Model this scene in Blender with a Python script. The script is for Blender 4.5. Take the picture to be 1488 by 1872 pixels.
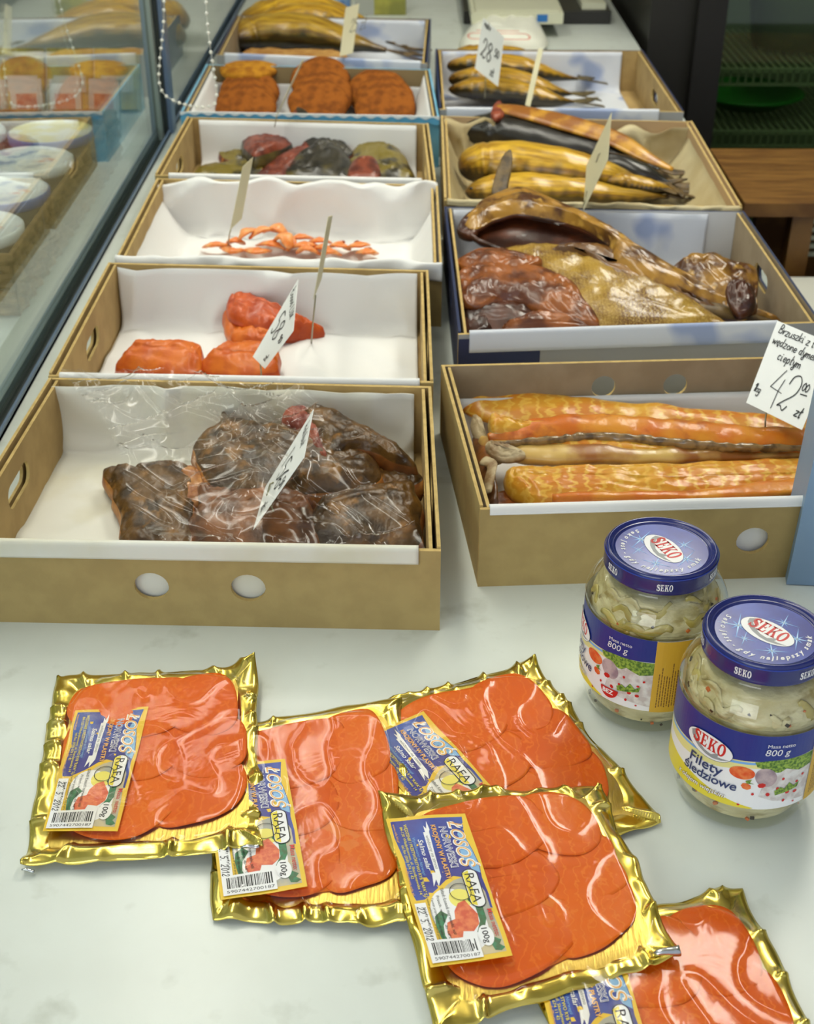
import bpy, bmesh, math, random
from mathutils import Vector, Matrix, noise
for _o in list(bpy.data.objects): bpy.data.objects.remove(_o)
SC = bpy.context.scene
COL = SC.collection
PI = math.pi
V = Vector
# ---------------------------------------------------------------- camera
CAM_H = 0.67
FPX = 2400.0
cam_d = bpy.data.cameras.new('camera'); cam = bpy.data.objects.new('camera', cam_d); COL.objects.link(cam)
cam.location = (0, 0, CAM_H)
cam.rotation_euler = (math.radians(90-32.005), 0, math.radians(0.364))
cam_d.sensor_fit = 'VERTICAL'; cam_d.sensor_height = 24; cam_d.lens = FPX/1872*24
cam_d.clip_start = 0.02; cam_d.clip_end = 50
cam_d.dof.use_dof = True; cam_d.dof.focus_distance = 0.98; cam_d.dof.aperture_fstop = 8.5
SC.camera = cam
SC.view_settings.view_transform = 'Standard'; SC.view_settings.look = 'None'
SC.view_settings.gamma = 1; SC.view_settings.use_curve_mapping = False
SC.view_settings.exposure = 0.14
# ---------------------------------------------------------------- world, lamps and added fill lights
W = bpy.data.worlds.new('world'); SC.world = W; W.use_nodes = True
W.node_tree.nodes['Background'].inputs[0].default_value = (0.90, 0.97, 1.10, 1)
W.node_tree.nodes['Background'].inputs[1].default_value = 0.50
def area(name, loc, aim, sx, sy, power, color):
    l = bpy.data.lights.new(name, 'AREA'); l.shape = 'RECTANGLE'; l.size = sx; l.size_y = sy
    l.energy = power; l.color = color
    o = bpy.data.objects.new(name, l); COL.objects.link(o); o.location = loc
    o.rotation_euler = (V(aim)-V(loc)).to_track_quat('-Z', 'Y').to_euler()
    return o
area('ceiling_lamp_light', (-0.5, 1.5, 1.72), (-0.5, 1.5, 0), 0.25, 2.4, 7.5, (1.0, 0.97, 0.86))
area('ceiling_lamp_light', (0.7, 2.4, 1.72), (0.7, 2.4, 0), 0.25, 1.6, 12, (1.0, 0.97, 0.86))
area('ceiling_lamp_uplight', (-0.5, 1.5, 1.77), (-0.5, 1.5, 3), 0.2, 2.4, 9, (1.0, 0.98, 0.9))
area('ceiling_lamp_uplight', (0.7, 2.4, 1.77), (0.7, 2.4, 3), 0.2, 1.6, 7, (1.0, 0.98, 0.9))
area('front_fill_light', (-1.2, -1.8, 0.95), (0, 1.0, 0), 2.0, 1.3, 27, (0.95, 1.0, 1.02))  # added fill from behind the camera, set low to light upright faces
area('case_fill_light', (-.95, 1.9, .85), (-.75, 1.9, 0), .1, 2.2, 4, (1, .98, .9))  # added to brighten the tubs behind the glass, not a fitted lamp
area('fridge_fill_light', (1.2, 3.25, 1.2), (1.2, 3.4, 0), .8, .1, 1.2, (.9, 1, .85))  # dim fill added to lift the fridge interior, no known lamp there
# ---------------------------------------------------------------- pixel <-> place helpers
RM = cam.rotation_euler.to_matrix(); CP = V(cam.location)
def ray(px, py): return RM @ V(((px-744)/FPX, -(py-936)/FPX, -1))
def P(px, py, z=0.0):
    d = ray(px, py); return CP + d*((z-CAM_H)/d.z)
def PY(px, py, y):
    d = ray(px, py); return CP + d*(y/d.y)
# ---------------------------------------------------------------- materials
def c(r, g, b):
    f = lambda v: (v/255/12.92) if v/255 <= .04045 else ((v/255+.055)/1.055)**2.4
    return (f(r), f(g), f(b), 1)
MATS = {}
def mat(name, col, rough=.5, metal=0, col2=None, nscale=20, ndetail=4, ramp=(.4,.6), bump=0, bscale=100, bdist=.001,
        coat=0, stretch=(1,1,1), uv=False, spec=.5, col3=None, r3=(.6,.7), n3=60, sss=0, trans=0, emit=None, wave=None):
    if name in MATS: return MATS[name]
    m = bpy.data.materials.new(name); m.use_nodes = True; nt = m.node_tree; N = nt.nodes; L = nt.links
    b = N['Principled BSDF']
    b.inputs['Base Color'].default_value = col; b.inputs['Roughness'].default_value = rough
    b.inputs['Metallic'].default_value = metal; b.inputs['Specular IOR Level'].default_value = spec
    if coat: b.inputs['Coat Weight'].default_value = coat; b.inputs['Coat Roughness'].default_value = .08
    if sss:
        b.inputs['Subsurface Weight'].default_value = sss; b.inputs['Subsurface Scale'].default_value = .01
    if trans: b.inputs['Transmission Weight'].default_value = trans
    if emit: b.inputs['Emission Color'].default_value = col; b.inputs['Emission Strength'].default_value = emit
    tc = N.new('ShaderNodeTexCoord'); mp = N.new('ShaderNodeMapping'); mp.inputs['Scale'].default_value = stretch
    L.new(tc.outputs['UV' if uv else 'Object'], mp.inputs[0])
    def mixin(prev, cc, sc, rp, det=ndetail, seed=0):
        n = N.new('ShaderNodeTexNoise'); n.inputs['Scale'].default_value = sc; n.inputs['Detail'].default_value = det
        L.new(mp.outputs[0], n.inputs['Vector'])
        r = N.new('ShaderNodeValToRGB'); r.color_ramp.elements[0].position = rp[0]; r.color_ramp.elements[1].position = rp[1]
        L.new(n.outputs['Fac'], r.inputs[0])
        mx = N.new('ShaderNodeMix'); mx.data_type = 'RGBA'
        L.new(r.outputs[0], mx.inputs[0])
        if isinstance(prev, tuple): mx.inputs[6].default_value = prev
        else: L.new(prev, mx.inputs[6])
        mx.inputs[7].default_value = cc
        return mx.outputs[2]
    cur = col
    if col2: cur = mixin(cur, col2, nscale, ramp)
    if col3: cur = mixin(cur, col3, n3, r3)
    if wave:
        wv = N.new('ShaderNodeTexWave'); wv.inputs['Scale'].default_value = wave[0]; wv.inputs['Distortion'].default_value = wave[1]
        wv.inputs['Detail'].default_value = 2; wv.inputs['Detail Scale'].default_value = wave[4] if len(wave) > 4 else 1.5
        L.new(mp.outputs[0], wv.inputs['Vector'])
        r = N.new('ShaderNodeValToRGB'); r.color_ramp.elements[0].position = wave[2]; r.color_ramp.elements[1].position = 1.0
        L.new(wv.outputs['Fac'], r.inputs[0])
        mx = N.new('ShaderNodeMix'); mx.data_type = 'RGBA'; L.new(r.outputs[0], mx.inputs[0])
        if isinstance(cur, tuple): mx.inputs[6].default_value = cur
        else: L.new(cur, mx.inputs[6])
        mx.inputs[7].default_value = wave[3]; cur = mx.outputs[2]
    if not isinstance(cur, tuple): L.new(cur, b.inputs['Base Color'])
    if bump:
        n = N.new('ShaderNodeTexNoise'); n.inputs['Scale'].default_value = bscale; n.inputs['Detail'].default_value = 5
        L.new(mp.outputs[0], n.inputs['Vector'])
        bp = N.new('ShaderNodeBump'); bp.inputs['Strength'].default_value = bump; bp.inputs['Distance'].default_value = bdist
        L.new(n.outputs['Fac'], bp.inputs['Height']); L.new(bp.outputs[0], b.inputs['Normal'])
        if coat: L.new(bp.outputs[0], b.inputs['Coat Normal'])
    MATS[name] = m; return m
def clear(name, tint=(1,1,1,1), ior=1.45, rough=.03, haze=0, hazecol=(1,1,1,1), bump=0, bscale=60, boost=1.0, bdist=.002):
    """thin clear film or pane: see-through with a fresnel reflection"""
    if name in MATS: return MATS[name]
    m = bpy.data.materials.new(name); m.use_nodes = True; nt = m.node_tree; N = nt.nodes; L = nt.links
    N.remove(N['Principled BSDF']); out = N['Material Output']
    t = N.new('ShaderNodeBsdfTransparent'); t.inputs[0].default_value = tint
    g = N.new('ShaderNodeBsdfGlossy'); g.inputs['Roughness'].default_value = rough; g.inputs[0].default_value = (1,1,1,1)
    fr = N.new('ShaderNodeLayerWeight'); fr.inputs['Blend'].default_value = .5
    pw = N.new('ShaderNodeMath'); pw.operation = 'POWER'; pw.inputs[1].default_value = 5; L.new(fr.outputs['Facing'], pw.inputs[0])
    f0 = ((ior-1)/(ior+1))**2
    sc_ = N.new('ShaderNodeMath'); sc_.operation = 'MULTIPLY_ADD'; sc_.inputs[1].default_value = 1-f0; sc_.inputs[2].default_value = f0; L.new(pw.outputs[0], sc_.inputs[0])
    ml = N.new('ShaderNodeMath'); ml.operation = 'MULTIPLY'; ml.use_clamp = True; ml.inputs[1].default_value = boost
    L.new(sc_.outputs[0], ml.inputs[0])
    mx = N.new('ShaderNodeMixShader'); L.new(ml.outputs[0], mx.inputs[0])
    src = t.outputs[0]
    if haze:
        d = N.new('ShaderNodeBsdfDiffuse'); d.inputs[0].default_value = hazecol
        m2 = N.new('ShaderNodeMixShader'); m2.inputs[0].default_value = haze
        L.new(t.outputs[0], m2.inputs[1]); L.new(d.outputs[0], m2.inputs[2]); src = m2.outputs[0]
    L.new(src, mx.inputs[1]); L.new(g.outputs[0], mx.inputs[2]); L.new(mx.outputs[0], out.inputs[0])
    if bump:
        tc = N.new('ShaderNodeTexCoord'); n = N.new('ShaderNodeTexNoise'); n.inputs['Scale'].default_value = bscale; n.inputs['Detail'].default_value = 3
        n.inputs['Distortion'].default_value = 1.2
        L.new(tc.outputs['Object'], n.inputs['Vector'])
        bp = N.new('ShaderNodeBump'); bp.inputs['Strength'].default_value = bump; bp.inputs['Distance'].default_value = bdist
        L.new(n.outputs['Fac'], bp.inputs['Height']); L.new(bp.outputs[0], g.inputs['Normal']); L.new(bp.outputs[0], fr.inputs['Normal'])
    MATS[name] = m; return m
# ---------------------------------------------------------------- object helpers
def thing(name, label, cat, loc=(0,0,0), group=None):
    o = bpy.data.objects.new(name, None); o.empty_display_size = .02; COL.objects.link(o); o.location = loc
    o['label'] = label; o['category'] = cat
    if group: o['group'] = group
    return o
def tag(o, label, cat, group=None, kind=None):
    o['label'] = label; o['category'] = cat
    if group: o['group'] = group
    if kind: o['kind'] = kind
    return o
class MB:
    """collects geometry in world space, then links it as one mesh object"""
    def __init__(s): s.v = []; s.f = []; s.m = []; s.uv = []; s.mats = []
    def mi(s, m):
        if m not in s.mats: s.mats.append(m)
        return s.mats.index(m)
    def add(s, verts, faces, m, uvs=None):
        k = s.mi(m); o = len(s.v); s.v += [V(p) for p in verts]
        for f in faces: s.f.append([i+o for i in f]); s.m.append(k)
        s.uv += list(uvs) if uvs else [(0,0)]*len(verts)
        return s
    def box(s, x0, x1, y0, y1, z0, z1, m, M=None):
        vs = [V((x,y,z)) for x in (x0,x1) for y in (y0,y1) for z in (z0,z1)]
        if M: vs = [M @ p for p in vs]
        return s.add(vs, [(0,1,3,2),(4,6,7,5),(0,4,5,1),(2,3,7,6),(0,2,6,4),(1,5,7,3)], m)
    def tube(s, path, r, m, n=8):
        path = [V(p) for p in path]; rings = []; up = V((0,0,1))
        for i, p in enumerate(path):
            t = (path[min(i+1,len(path)-1)]-path[max(i-1,0)]).normalized()
            a = t.cross(up if abs(t.z) < .95 else V((1,0,0))).normalized(); b = t.cross(a)
            rr = r[i] if isinstance(r, (list,tuple)) else r
            rings.append([p + a*rr*math.cos(k*2*PI/n) + b*rr*math.sin(k*2*PI/n) for k in range(n)])
        vs = [q for g in rings for q in g]; fs = []
        for i in range(len(path)-1):
            for k in range(n): fs.append((i*n+k, i*n+(k+1)%n, (i+1)*n+(k+1)%n, (i+1)*n+k))
        fs.append(tuple(range(n))); fs.append(tuple(range(len(vs)-n, len(vs))))
        return s.add(vs, fs, m)
    def build(s, name, parent=None, smooth=False, base=None):
        me = bpy.data.meshes.new(name)
        off = V(parent.location) if parent else V(base) if base is not None else V((0,0,0))
        if parent is not None and parent.parent is not None: off = V(parent.parent.location)+V(parent.location)
        me.from_pydata([tuple(p-off) for p in s.v], [], s.f)
        for m in s.mats: me.materials.append(m)
        me.polygons.foreach_set('material_index', s.m)
        if any(u != (0,0) for u in s.uv):
            ul = me.uv_layers.new(name='UVMap')
            for lp in me.loops: ul.data[lp.index].uv = s.uv[lp.vertex_index]
        if smooth: me.polygons.foreach_set('use_smooth', [True]*len(me.polygons))
        me.update()
        bm = bmesh.new(); bm.from_mesh(me); bmesh.ops.recalc_face_normals(bm, faces=bm.faces); bm.to_mesh(me); bm.free()
        if smooth == 'auto':
            try: me.set_sharp_from_angle(angle=math.radians(40))
            except Exception: pass
        o = bpy.data.objects.new(name, me); COL.objects.link(o)
        if parent: o.parent = parent
        elif base is not None: o.location = base
        return o
def struct(o): o['kind'] = 'structure'; return o
def fill2d(loops, depth=0):
    cu = bpy.data.curves.new('tmp', 'CURVE'); cu.dimensions = '2D'; cu.fill_mode = 'BOTH'; cu.extrude = depth/2
    for lp in loops:
        sp = cu.splines.new('POLY'); sp.points.add(len(lp)-1)
        for i, (x, y) in enumerate(lp): sp.points[i].co = (x, y, 0, 1)
        sp.use_cyclic_u = True
    ob = bpy.data.objects.new('tmp', cu); COL.objects.link(ob)
    me = ob.to_mesh(); vs = [v.co.copy() for v in me.vertices]; fs = [tuple(p.vertices) for p in me.polygons]
    nr = [p.normal.copy() for p in me.polygons]
    ob.to_mesh_clear(); bpy.data.objects.remove(ob); bpy.data.curves.remove(cu)
    return vs, fs, nr
_tx = {}
def text2d(s, size=1.0, bold=0, shear=0, align='LEFT', spacing=1.0, width=None):
    key = (s, size, bold, shear, align, spacing, width)
    if key in _tx: return _tx[key]
    cu = bpy.data.curves.new('tmp', 'FONT'); cu.body = s; cu.size = size; cu.offset = bold*size; cu.shear = shear
    cu.align_x = align; cu.space_character = spacing; cu.fill_mode = 'FRONT'; cu.resolution_u = 3
    ob = bpy.data.objects.new('tmp', cu); COL.objects.link(ob)
    me = ob.to_mesh(); vs = [v.co.copy() for v in me.vertices]; fs = [tuple(p.vertices) for p in me.polygons]
    ob.to_mesh_clear(); bpy.data.objects.remove(ob); bpy.data.curves.remove(cu)
    if width and vs:
        x0 = min(v.x for v in vs); x1 = max(v.x for v in vs); k = width/(x1-x0)
        for v in vs: v.x = (v.x-x0)*k
    _tx[key] = (vs, fs); return vs, fs
def ell(cx, cy, rx, ry, n=32, rot=0, a0=0, a1=2*PI):
    out = []
    full = abs(a1-a0-2*PI) < 1e-6
    for i in range(n):
        a = a0+(a1-a0)*i/(n if full else n-1); x = rx*math.cos(a); y = ry*math.sin(a)
        out.append((cx+x*math.cos(rot)-y*math.sin(rot), cy+x*math.sin(rot)+y*math.cos(rot)))
    return out
def rrect(x0, y0, x1, y1, r, n=6):
    out = []
    for cx, cy, a in ((x1-r,y1-r,0),(x0+r,y1-r,90),(x0+r,y0+r,180),(x1-r,y0+r,270)):
        for i in range(n+1):
            t = math.radians(a+90*i/n); out.append((cx+r*math.cos(t), cy+r*math.sin(t)))
    return out
class Print:
    """flat artwork in layers, cut on a grid and then mapped onto a surface"""
    def __init__(s): s.items = []; s.layer = 0
    def poly(s, loops, m):
        if loops and not isinstance(loops[0], list): loops = [loops]
        vs, fs, _ = fill2d(loops); s.items.append((vs, fs, m, s.layer)); s.layer += 1; return s
    def text(s, t, x, y, size, m, **k):
        vs, fs = text2d(t, size, **k); s.items.append(([V((v.x+x, v.y+y, 0)) for v in vs], fs, m, s.layer)); return s
    def raw(s, vs, fs, m): s.items.append((vs, fs, m, s.layer)); return s
    def up(s): s.layer += 1; return s
    def emit(s, mb, fn, step, lay):
        for vs, fs, m, l in s.items:
            bm = bmesh.new(); bv = [bm.verts.new((v[0], v[1], 0)) for v in vs]
            for f in fs:
                try: bm.faces.new([bv[i] for i in f])
                except ValueError: pass
            if step and vs:
                for ax in (0, 1):
                    lo = min(v[ax] for v in vs); hi = max(v[ax] for v in vs)
                    k = math.floor(lo/step)+1
                    while k*step < hi:
                        co = [0,0,0]; no = [0,0,0]; co[ax] = k*step; no[ax] = 1
                        bmesh.ops.bisect_plane(bm, geom=bm.verts[:]+bm.edges[:]+bm.faces[:], dist=1e-7, plane_co=co, plane_no=no)
                        k += 1
            bm.verts.index_update()
            mb.add([fn(v.co.x, v.co.y, l*lay) for v in bm.verts], [[v.index for v in f.verts] for f in bm.faces], m)
            bm.free()
# handwriting made of pen strokes
O_ = [(.17,.5),(.02,.38),(.02,.12),(.17,0),(.32,.12),(.32,.38),(.17,.5)]
HW = {'B':[[(.1,0),(.15,1),(.42,.95),(.4,.62),(.15,.5),(.5,.38),(.45,.04),(.1,0)]],'r':[[(0,.5),(.08,0),(.1,.3),(.3,.5)]],
'z':[[(0,.5),(.33,.5),(0,0),(.36,0)]],'u':[[(0,.5),(.03,.08),(.17,0),(.32,.15),(.35,.5)],[(.34,.2),(.4,0)]],
's':[[(.33,.45),(.1,.5),(.06,.3),(.3,.2),(.26,.02),(0,.03)]],'k':[[(.02,1),(.02,0)],[(.32,.5),(.03,.22),(.36,0)]],
'i':[[(.03,.5),(.03,.02),(.14,.05)],[(.05,.7),(.07,.75)]],'ł':[[(.12,1),(.08,.02),(.22,.03)],[(0,.45),(.26,.62)]],'o':[O_],
'w':[[(0,.5),(.1,0),(.22,.4),(.34,0),(.48,.5)]],'e':[[(.02,.25),(.32,.3),(.25,.5),(.08,.45),(.02,.2),(.12,0),(.33,.08)]],
'ę':[[(.02,.25),(.32,.3),(.25,.5),(.08,.45),(.02,.2),(.12,0),(.33,.08)],[(.25,.02),(.18,-.15),(.3,-.18)]],
'd':[[(.3,.42),(.12,.5),(0,.25),(.1,0),(.28,.12),(.36,1)],[(.3,.15),(.4,0)]],'n':[[(0,.5),(.02,0)],[(.02,.35),(.2,.5),(.3,.38),(.33,0)]],
'm':[[(0,.5),(.02,0)],[(.02,.35),(.15,.5),(.22,.38),(.24,0)],[(.24,.35),(.38,.5),(.45,.38),(.48,0)]],
'y':[[(0,.5),(.05,.15),(.18,.05),(.32,.5)],[(.32,.5),(.25,-.35),(.08,-.4),(.05,-.2),(.3,.02)]],'c':[[(.3,.45),(.12,.5),(.02,.25),(.12,0),(.32,.06)]],
'p':[[(.03,.5),(0,-.4)],[(.02,.35),(.2,.52),(.33,.3),(.2,0),(.03,.1)]],'g':[[(.3,.42),(.1,.5),(.02,.25),(.14,.05),(.3,.2)],[(.32,.5),(.28,-.3),(.1,-.4),(.02,-.25)]],
'a':[[(.3,.42),(.1,.5),(.02,.2),(.14,0),(.3,.2)],[(.32,.5),(.34,0)]],'t':[[(.12,.9),(.1,.05),(.25,.02)],[(0,.55),(.28,.58)]],
'l':[[(.08,1),(.05,.02),(.18,.03)]],'b':[[(.03,1),(.02,0),(.25,.02),(.33,.3),(.15,.48),(.03,.35)]],'h':[[(.03,1),(.02,0)],[(.03,.35),(.2,.5),(.3,.38),(.33,0)]],
'ś':[[(.33,.45),(.1,.5),(.06,.3),(.3,.2),(.26,.02),(0,.03)],[(.2,.62),(.3,.78)]],'L':[[(.05,1),(.02,0),(.4,.03)]],
'Ł':[[(.08,1),(.04,0),(.42,.03)],[(-.05,.4),(.3,.62)]],'U':[[(.02,1),(.04,.15),(.2,0),(.36,.15),(.4,1)]],'X':[[(0,1),(.4,0)],[(.4,1),(0,0)]],
'1':[[(0,.7),(.15,1),(.13,0)]],'0':[[(.2,1),(.03,.7),(.03,.3),(.2,0),(.38,.3),(.38,.7),(.2,1)]],
'4':[[(.28,1),(0,.32),(.45,.3)],[(.3,.62),(.24,-.1)]],'2':[[(.05,.72),(.15,.98),(.35,.9),(.33,.55),(0,.05),(.12,.1),(.28,-.02),(.42,.1)]],
'5':[[(.4,1),(.1,.98),(.06,.6),(.3,.58),(.38,.3),(.2,0),(0,.1)]],'6':[[(.35,.98),(.08,.6),(.03,.2),(.2,0),(.36,.2),(.25,.45),(.05,.3)]],
'8':[[(.2,.52),(.04,.75),(.2,1),(.36,.78),(.2,.52),(.02,.25),(.2,0),(.38,.25),(.2,.52)]],'-':[[(0,.4),(.3,.42)]],'.':[[(0,.02),(.04,.05)]],' ':[]}
def catmull(pts, n=4, closed=False):
    out = []; m = len(pts); rng = range(m) if closed else range(m-1)
    g = (lambda i: pts[i % m]) if closed else (lambda i: pts[max(0, min(m-1, i))])
    D = len(pts[0])
    for i in rng:
        p0, p1, p2, p3 = g(i-1), g(i), g(i+1), g(i+2)
        for k in range(n):
            t = k/n
            out.append(tuple(.5*(2*p1[d]+(p2[d]-p0[d])*t+(2*p0[d]-5*p1[d]+4*p2[d]-p3[d])*t*t+(3*p1[d]-p0[d]-3*p2[d]+p3[d])*t**3) for d in range(D)))
    if not closed: out.append(tuple(pts[-1]))
    return out
def pen(pr, m, s, x, y, size, w=.06, slant=.2, space=.12, seed=1):
    rnd = random.Random(seed)
    for ch in s:
        gl = HW.get(ch, []); mx = .2
        for st in gl:
            if len(st) > 2: st = catmull(st, 3)
            dy = rnd.uniform(-.03,.03)
            for a, b in zip(st, st[1:]):
                A = V((a[0]+a[1]*slant, a[1]+dy, 0)); B = V((b[0]+b[1]*slant, b[1]+dy, 0)); mx = max(mx, a[0], b[0])
                d = (B-A)
                if d.length < 1e-6: continue
                d.normalize(); q = V((-d.y, d.x, 0))*w/2; e = d*w*.3
                pts = [A-q-e, B-q+e, B+q+e, A+q-e]
                pr.raw([V((x+p.x*size, y+p.y*size, 0)) for p in pts], [(0,1,2,3)], m)
        x += (mx+space)*size
    return x
def stroke(pr, m, pts, w):
    for a, b in zip(pts, pts[1:]):
        A = V((a[0],a[1],0)); B = V((b[0],b[1],0)); d = B-A
        if d.length < 1e-9: continue
        d.normalize(); q = V((-d.y, d.x, 0))*w/2; e = d*w*.3
        pr.raw([A-q-e, B-q+e, B+q+e, A+q-e], [(0,1,2,3)], m)
# SEKO in slab-serif capitals, box 0..4 wide x 0..1.25 high
def serif_word(pr, m, fn, word='SEKO'):
    def rect(x0,y0,x1,y1): pr.raw([V(fn(a,b)) for a,b in ((x0,y0),(x1,y0),(x1,y1),(x0,y1))], [(0,1,2,3)], m)
    def quad(*p): pr.raw([V(fn(a,b)) for a,b in p], [(0,1,2,3)], m)
    def band(path, w0, w1):   # path with varying width
        n = len(path)
        for i in range(n-1):
            a = V((*path[i],0)); b = V((*path[i+1],0)); d = (b-a).normalized(); q = V((-d.y,d.x,0))
            k0 = w0+(w1-w0)*math.sin(PI*i/(n-1)); k1 = w0+(w1-w0)*math.sin(PI*(i+1)/(n-1))
            quad(*[(p.x,p.y) for p in (a-q*k0/2, b-q*k1/2, b+q*k1/2, a+q*k0/2)])
    x = 0
    for ch in word:
        if ch == 'S':
            band(catmull([(x+.72,.95),(x+.55,1.15),(x+.25,1.12),(x+.14,.88),(x+.42,.66),(x+.72,.42),(x+.6,.12),(x+.3,.08),(x+.08,.32)], 5), .1, .34)
            quad((x+.66,.8),(x+.8,.78),(x+.8,1.22),(x+.7,1.22)); quad((x+.0,.03),(x+.1,.03),(x+.14,.45),(x+.0,.42)); x += .95
        elif ch == 'E':
            rect(x+.12,0,x+.38,1.25); rect(x,0,x+.8,.13); rect(x,1.12,x+.78,1.25); rect(x+.38,.57,x+.62,.68)
            quad((x+.66,.13),(x+.8,.13),(x+.84,.42),(x+.76,.42)); quad((x+.64,1.12),(x+.78,1.12),(x+.78,.84),(x+.71,.84)); rect(x+.57,.46,x+.63,.79); x += .98
        elif ch == 'K':
            rect(x+.12,0,x+.38,1.25); rect(x,0,x+.5,.1); rect(x,1.15,x+.5,1.25)
            quad((x+.34,.5),(x+.44,.44),(x+.88,1.17),(x+.74,1.2)); quad((x+.44,.72),(x+.6,.82),(x+1.0,.06),(x+.72,.06)); rect(x+.58,1.15,x+.98,1.25); rect(x+.62,0,x+1.06,.1); x += 1.1
        elif ch == 'O':
            for i in range(28):
                t0, t1 = 2*PI*i/28, 2*PI*(i+1)/28
                pt = lambda t, o: (x+.46+(.46 if o else .2)*math.cos(t), .625+(.66 if o else .5)*math.sin(t))
                quad(pt(t0,1), pt(t1,1), pt(t1,0), pt(t0,0))
            x += .95
# ---------------------------------------------------------------- organic builders
def nz(p, f, seed=0): return noise.noise(V((p.x*f+seed*7.3, p.y*f+seed*3.1, p.z*f+seed*1.7)))
def loft(mb, st, m, n=20, sq=2.0, amp=0, freq=60, seed=0, cap=True, flat=None):
    """st: (centre, half across vector, half up vector)"""
    vs = []; uv = []; fs = []
    for i, (cc, a, b) in enumerate(st):
        for k in range(n):
            t = 2*PI*k/n; cx = math.cos(t); sx = math.sin(t)
            x = math.copysign(abs(cx)**(2/sq), cx); y = math.copysign(abs(sx)**(2/sq), sx)
            p = cc + a*x + b*y
            if amp: p = p + (p-cc).normalized()*amp*nz(p, freq, seed)
            if flat is not None: p.z = max(p.z, flat)
            vs.append(p); uv.append((i/(len(st)-1)+1e-4, k/n))
    for i in range(len(st)-1):
        for k in range(n): fs.append((i*n+k, i*n+(k+1)%n, (i+1)*n+(k+1)%n, (i+1)*n+k))
    if cap: fs.append(tuple(range(n))); fs.append(tuple(range(len(vs)-n, len(vs))))
    mb.add(vs, fs, m, uv)
def slabpts(pts): return [P(*p) if len(p) == 3 else P(p[0], p[1], .01) for p in pts]
def autospine(bd):
    ct = sum(bd, V())/len(bd); sxx = sum((p.x-ct.x)**2 for p in bd); syy = sum((p.y-ct.y)**2 for p in bd); sxy = sum((p.x-ct.x)*(p.y-ct.y) for p in bd)
    a = .5*math.atan2(2*sxy, sxx-syy); d = V((math.cos(a), math.sin(a), 0)); e = V((-d.y, d.x, 0))
    us = [(p-ct).dot(d) for p in bd]; vs_ = [(p-ct).dot(e) for p in bd]
    hl = max(0, (max(us)-min(us))-(max(vs_)-min(vs_))*.7)*.5; mid = (max(us)+min(us))/2
    if hl < 1e-3: return [ct]
    zs = lambda t: sum(p.z/(1e-6+((p-ct).dot(d)-t)**2) for p in bd)/sum(1/(1e-6+((p-ct).dot(d)-t)**2) for p in bd)
    out = []
    for k in range(5):
        t = mid+hl*(k/2-1); q = ct+d*t; q.z = zs(t); out.append(q)
    return out
def slab(mb, pts, thick, dome, m, spine=None, per=8, rings=14, amp=.001, freq=60, seed=0, rimamp=0, power=3, side=None, world=False, ripple=0):
    w = [V(p) for p in pts] if world else slabpts(pts)
    bd = [V(p) for p in catmull([tuple(p) for p in w], per, True)]
    if rimamp: bd = [p + V((nz(p, freq, seed+5), nz(p, freq, seed+9), .4*nz(p, freq, seed+11)))*rimamp for p in bd]
    sp = ([V(p) for p in spine] if world else slabpts(spine)) if spine else autospine(bd)
    def near(p):
        best = None
        if len(sp) == 1: return sp[0]
        for a, b in zip(sp, sp[1:]):
            d = b-a; t = max(0, min(1, (p-a).dot(d)/d.length_squared)); q = a+d*t
            if best is None or (q-p).length < best[0]: best = ((q-p).length, q)
        return best[1]
    cs = [near(p) for p in bd]; n = len(bd)
    vs = []; fs = []
    for k in range(rings+1):
        r = 1-k/rings*.995
        for i in range(n):
            p = cs[i].lerp(bd[i], r)
            rr = 1-(r**power)
            p = p + V((0,0,dome*rr + (amp*nz(p, freq, seed)+amp*.5*nz(p, freq*2.3, seed+2)+amp*.45*nz(p, freq*5.1, seed+4)-amp*.9*max(0,.18-abs(nz(p, freq*1.3, seed+8)))*5)*min(1, rr*3) + ripple*rr*math.sin((p.x*.6+p.y)*freq*2)))
            vs.append(p)
    for k in range(rings):
        for i in range(n): fs.append((k*n+i, k*n+(i+1)%n, (k+1)*n+(i+1)%n, (k+1)*n+i))
    fs.append(tuple(range(rings*n, rings*n+n)))
    ntop = len(fs)
    o = len(vs)
    for i in range(n):
        out = (bd[i]-cs[i]); out.z = 0; out = out.normalized() if out.length > 1e-6 else V()
        vs.append(bd[i]+out*thick*.12+V((0,0,-thick*.5)))
    for i in range(n): vs.append(cs[i].lerp(bd[i], .97)+V((0,0,-thick)))
    for i in range(n): fs.append((i, o+i, o+(i+1)%n, (i+1)%n)); fs.append((o+i, o+n+i, o+n+(i+1)%n, o+(i+1)%n))
    fs.append(tuple(range(o+n, o+2*n)))
    mb.add(vs, fs[:ntop], m); base = len(mb.v)-len(vs)
    k = mb.mi(side or m)
    for f in fs[ntop:]: mb.f.append([i+base for i in f]); mb.m.append(k)
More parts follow.
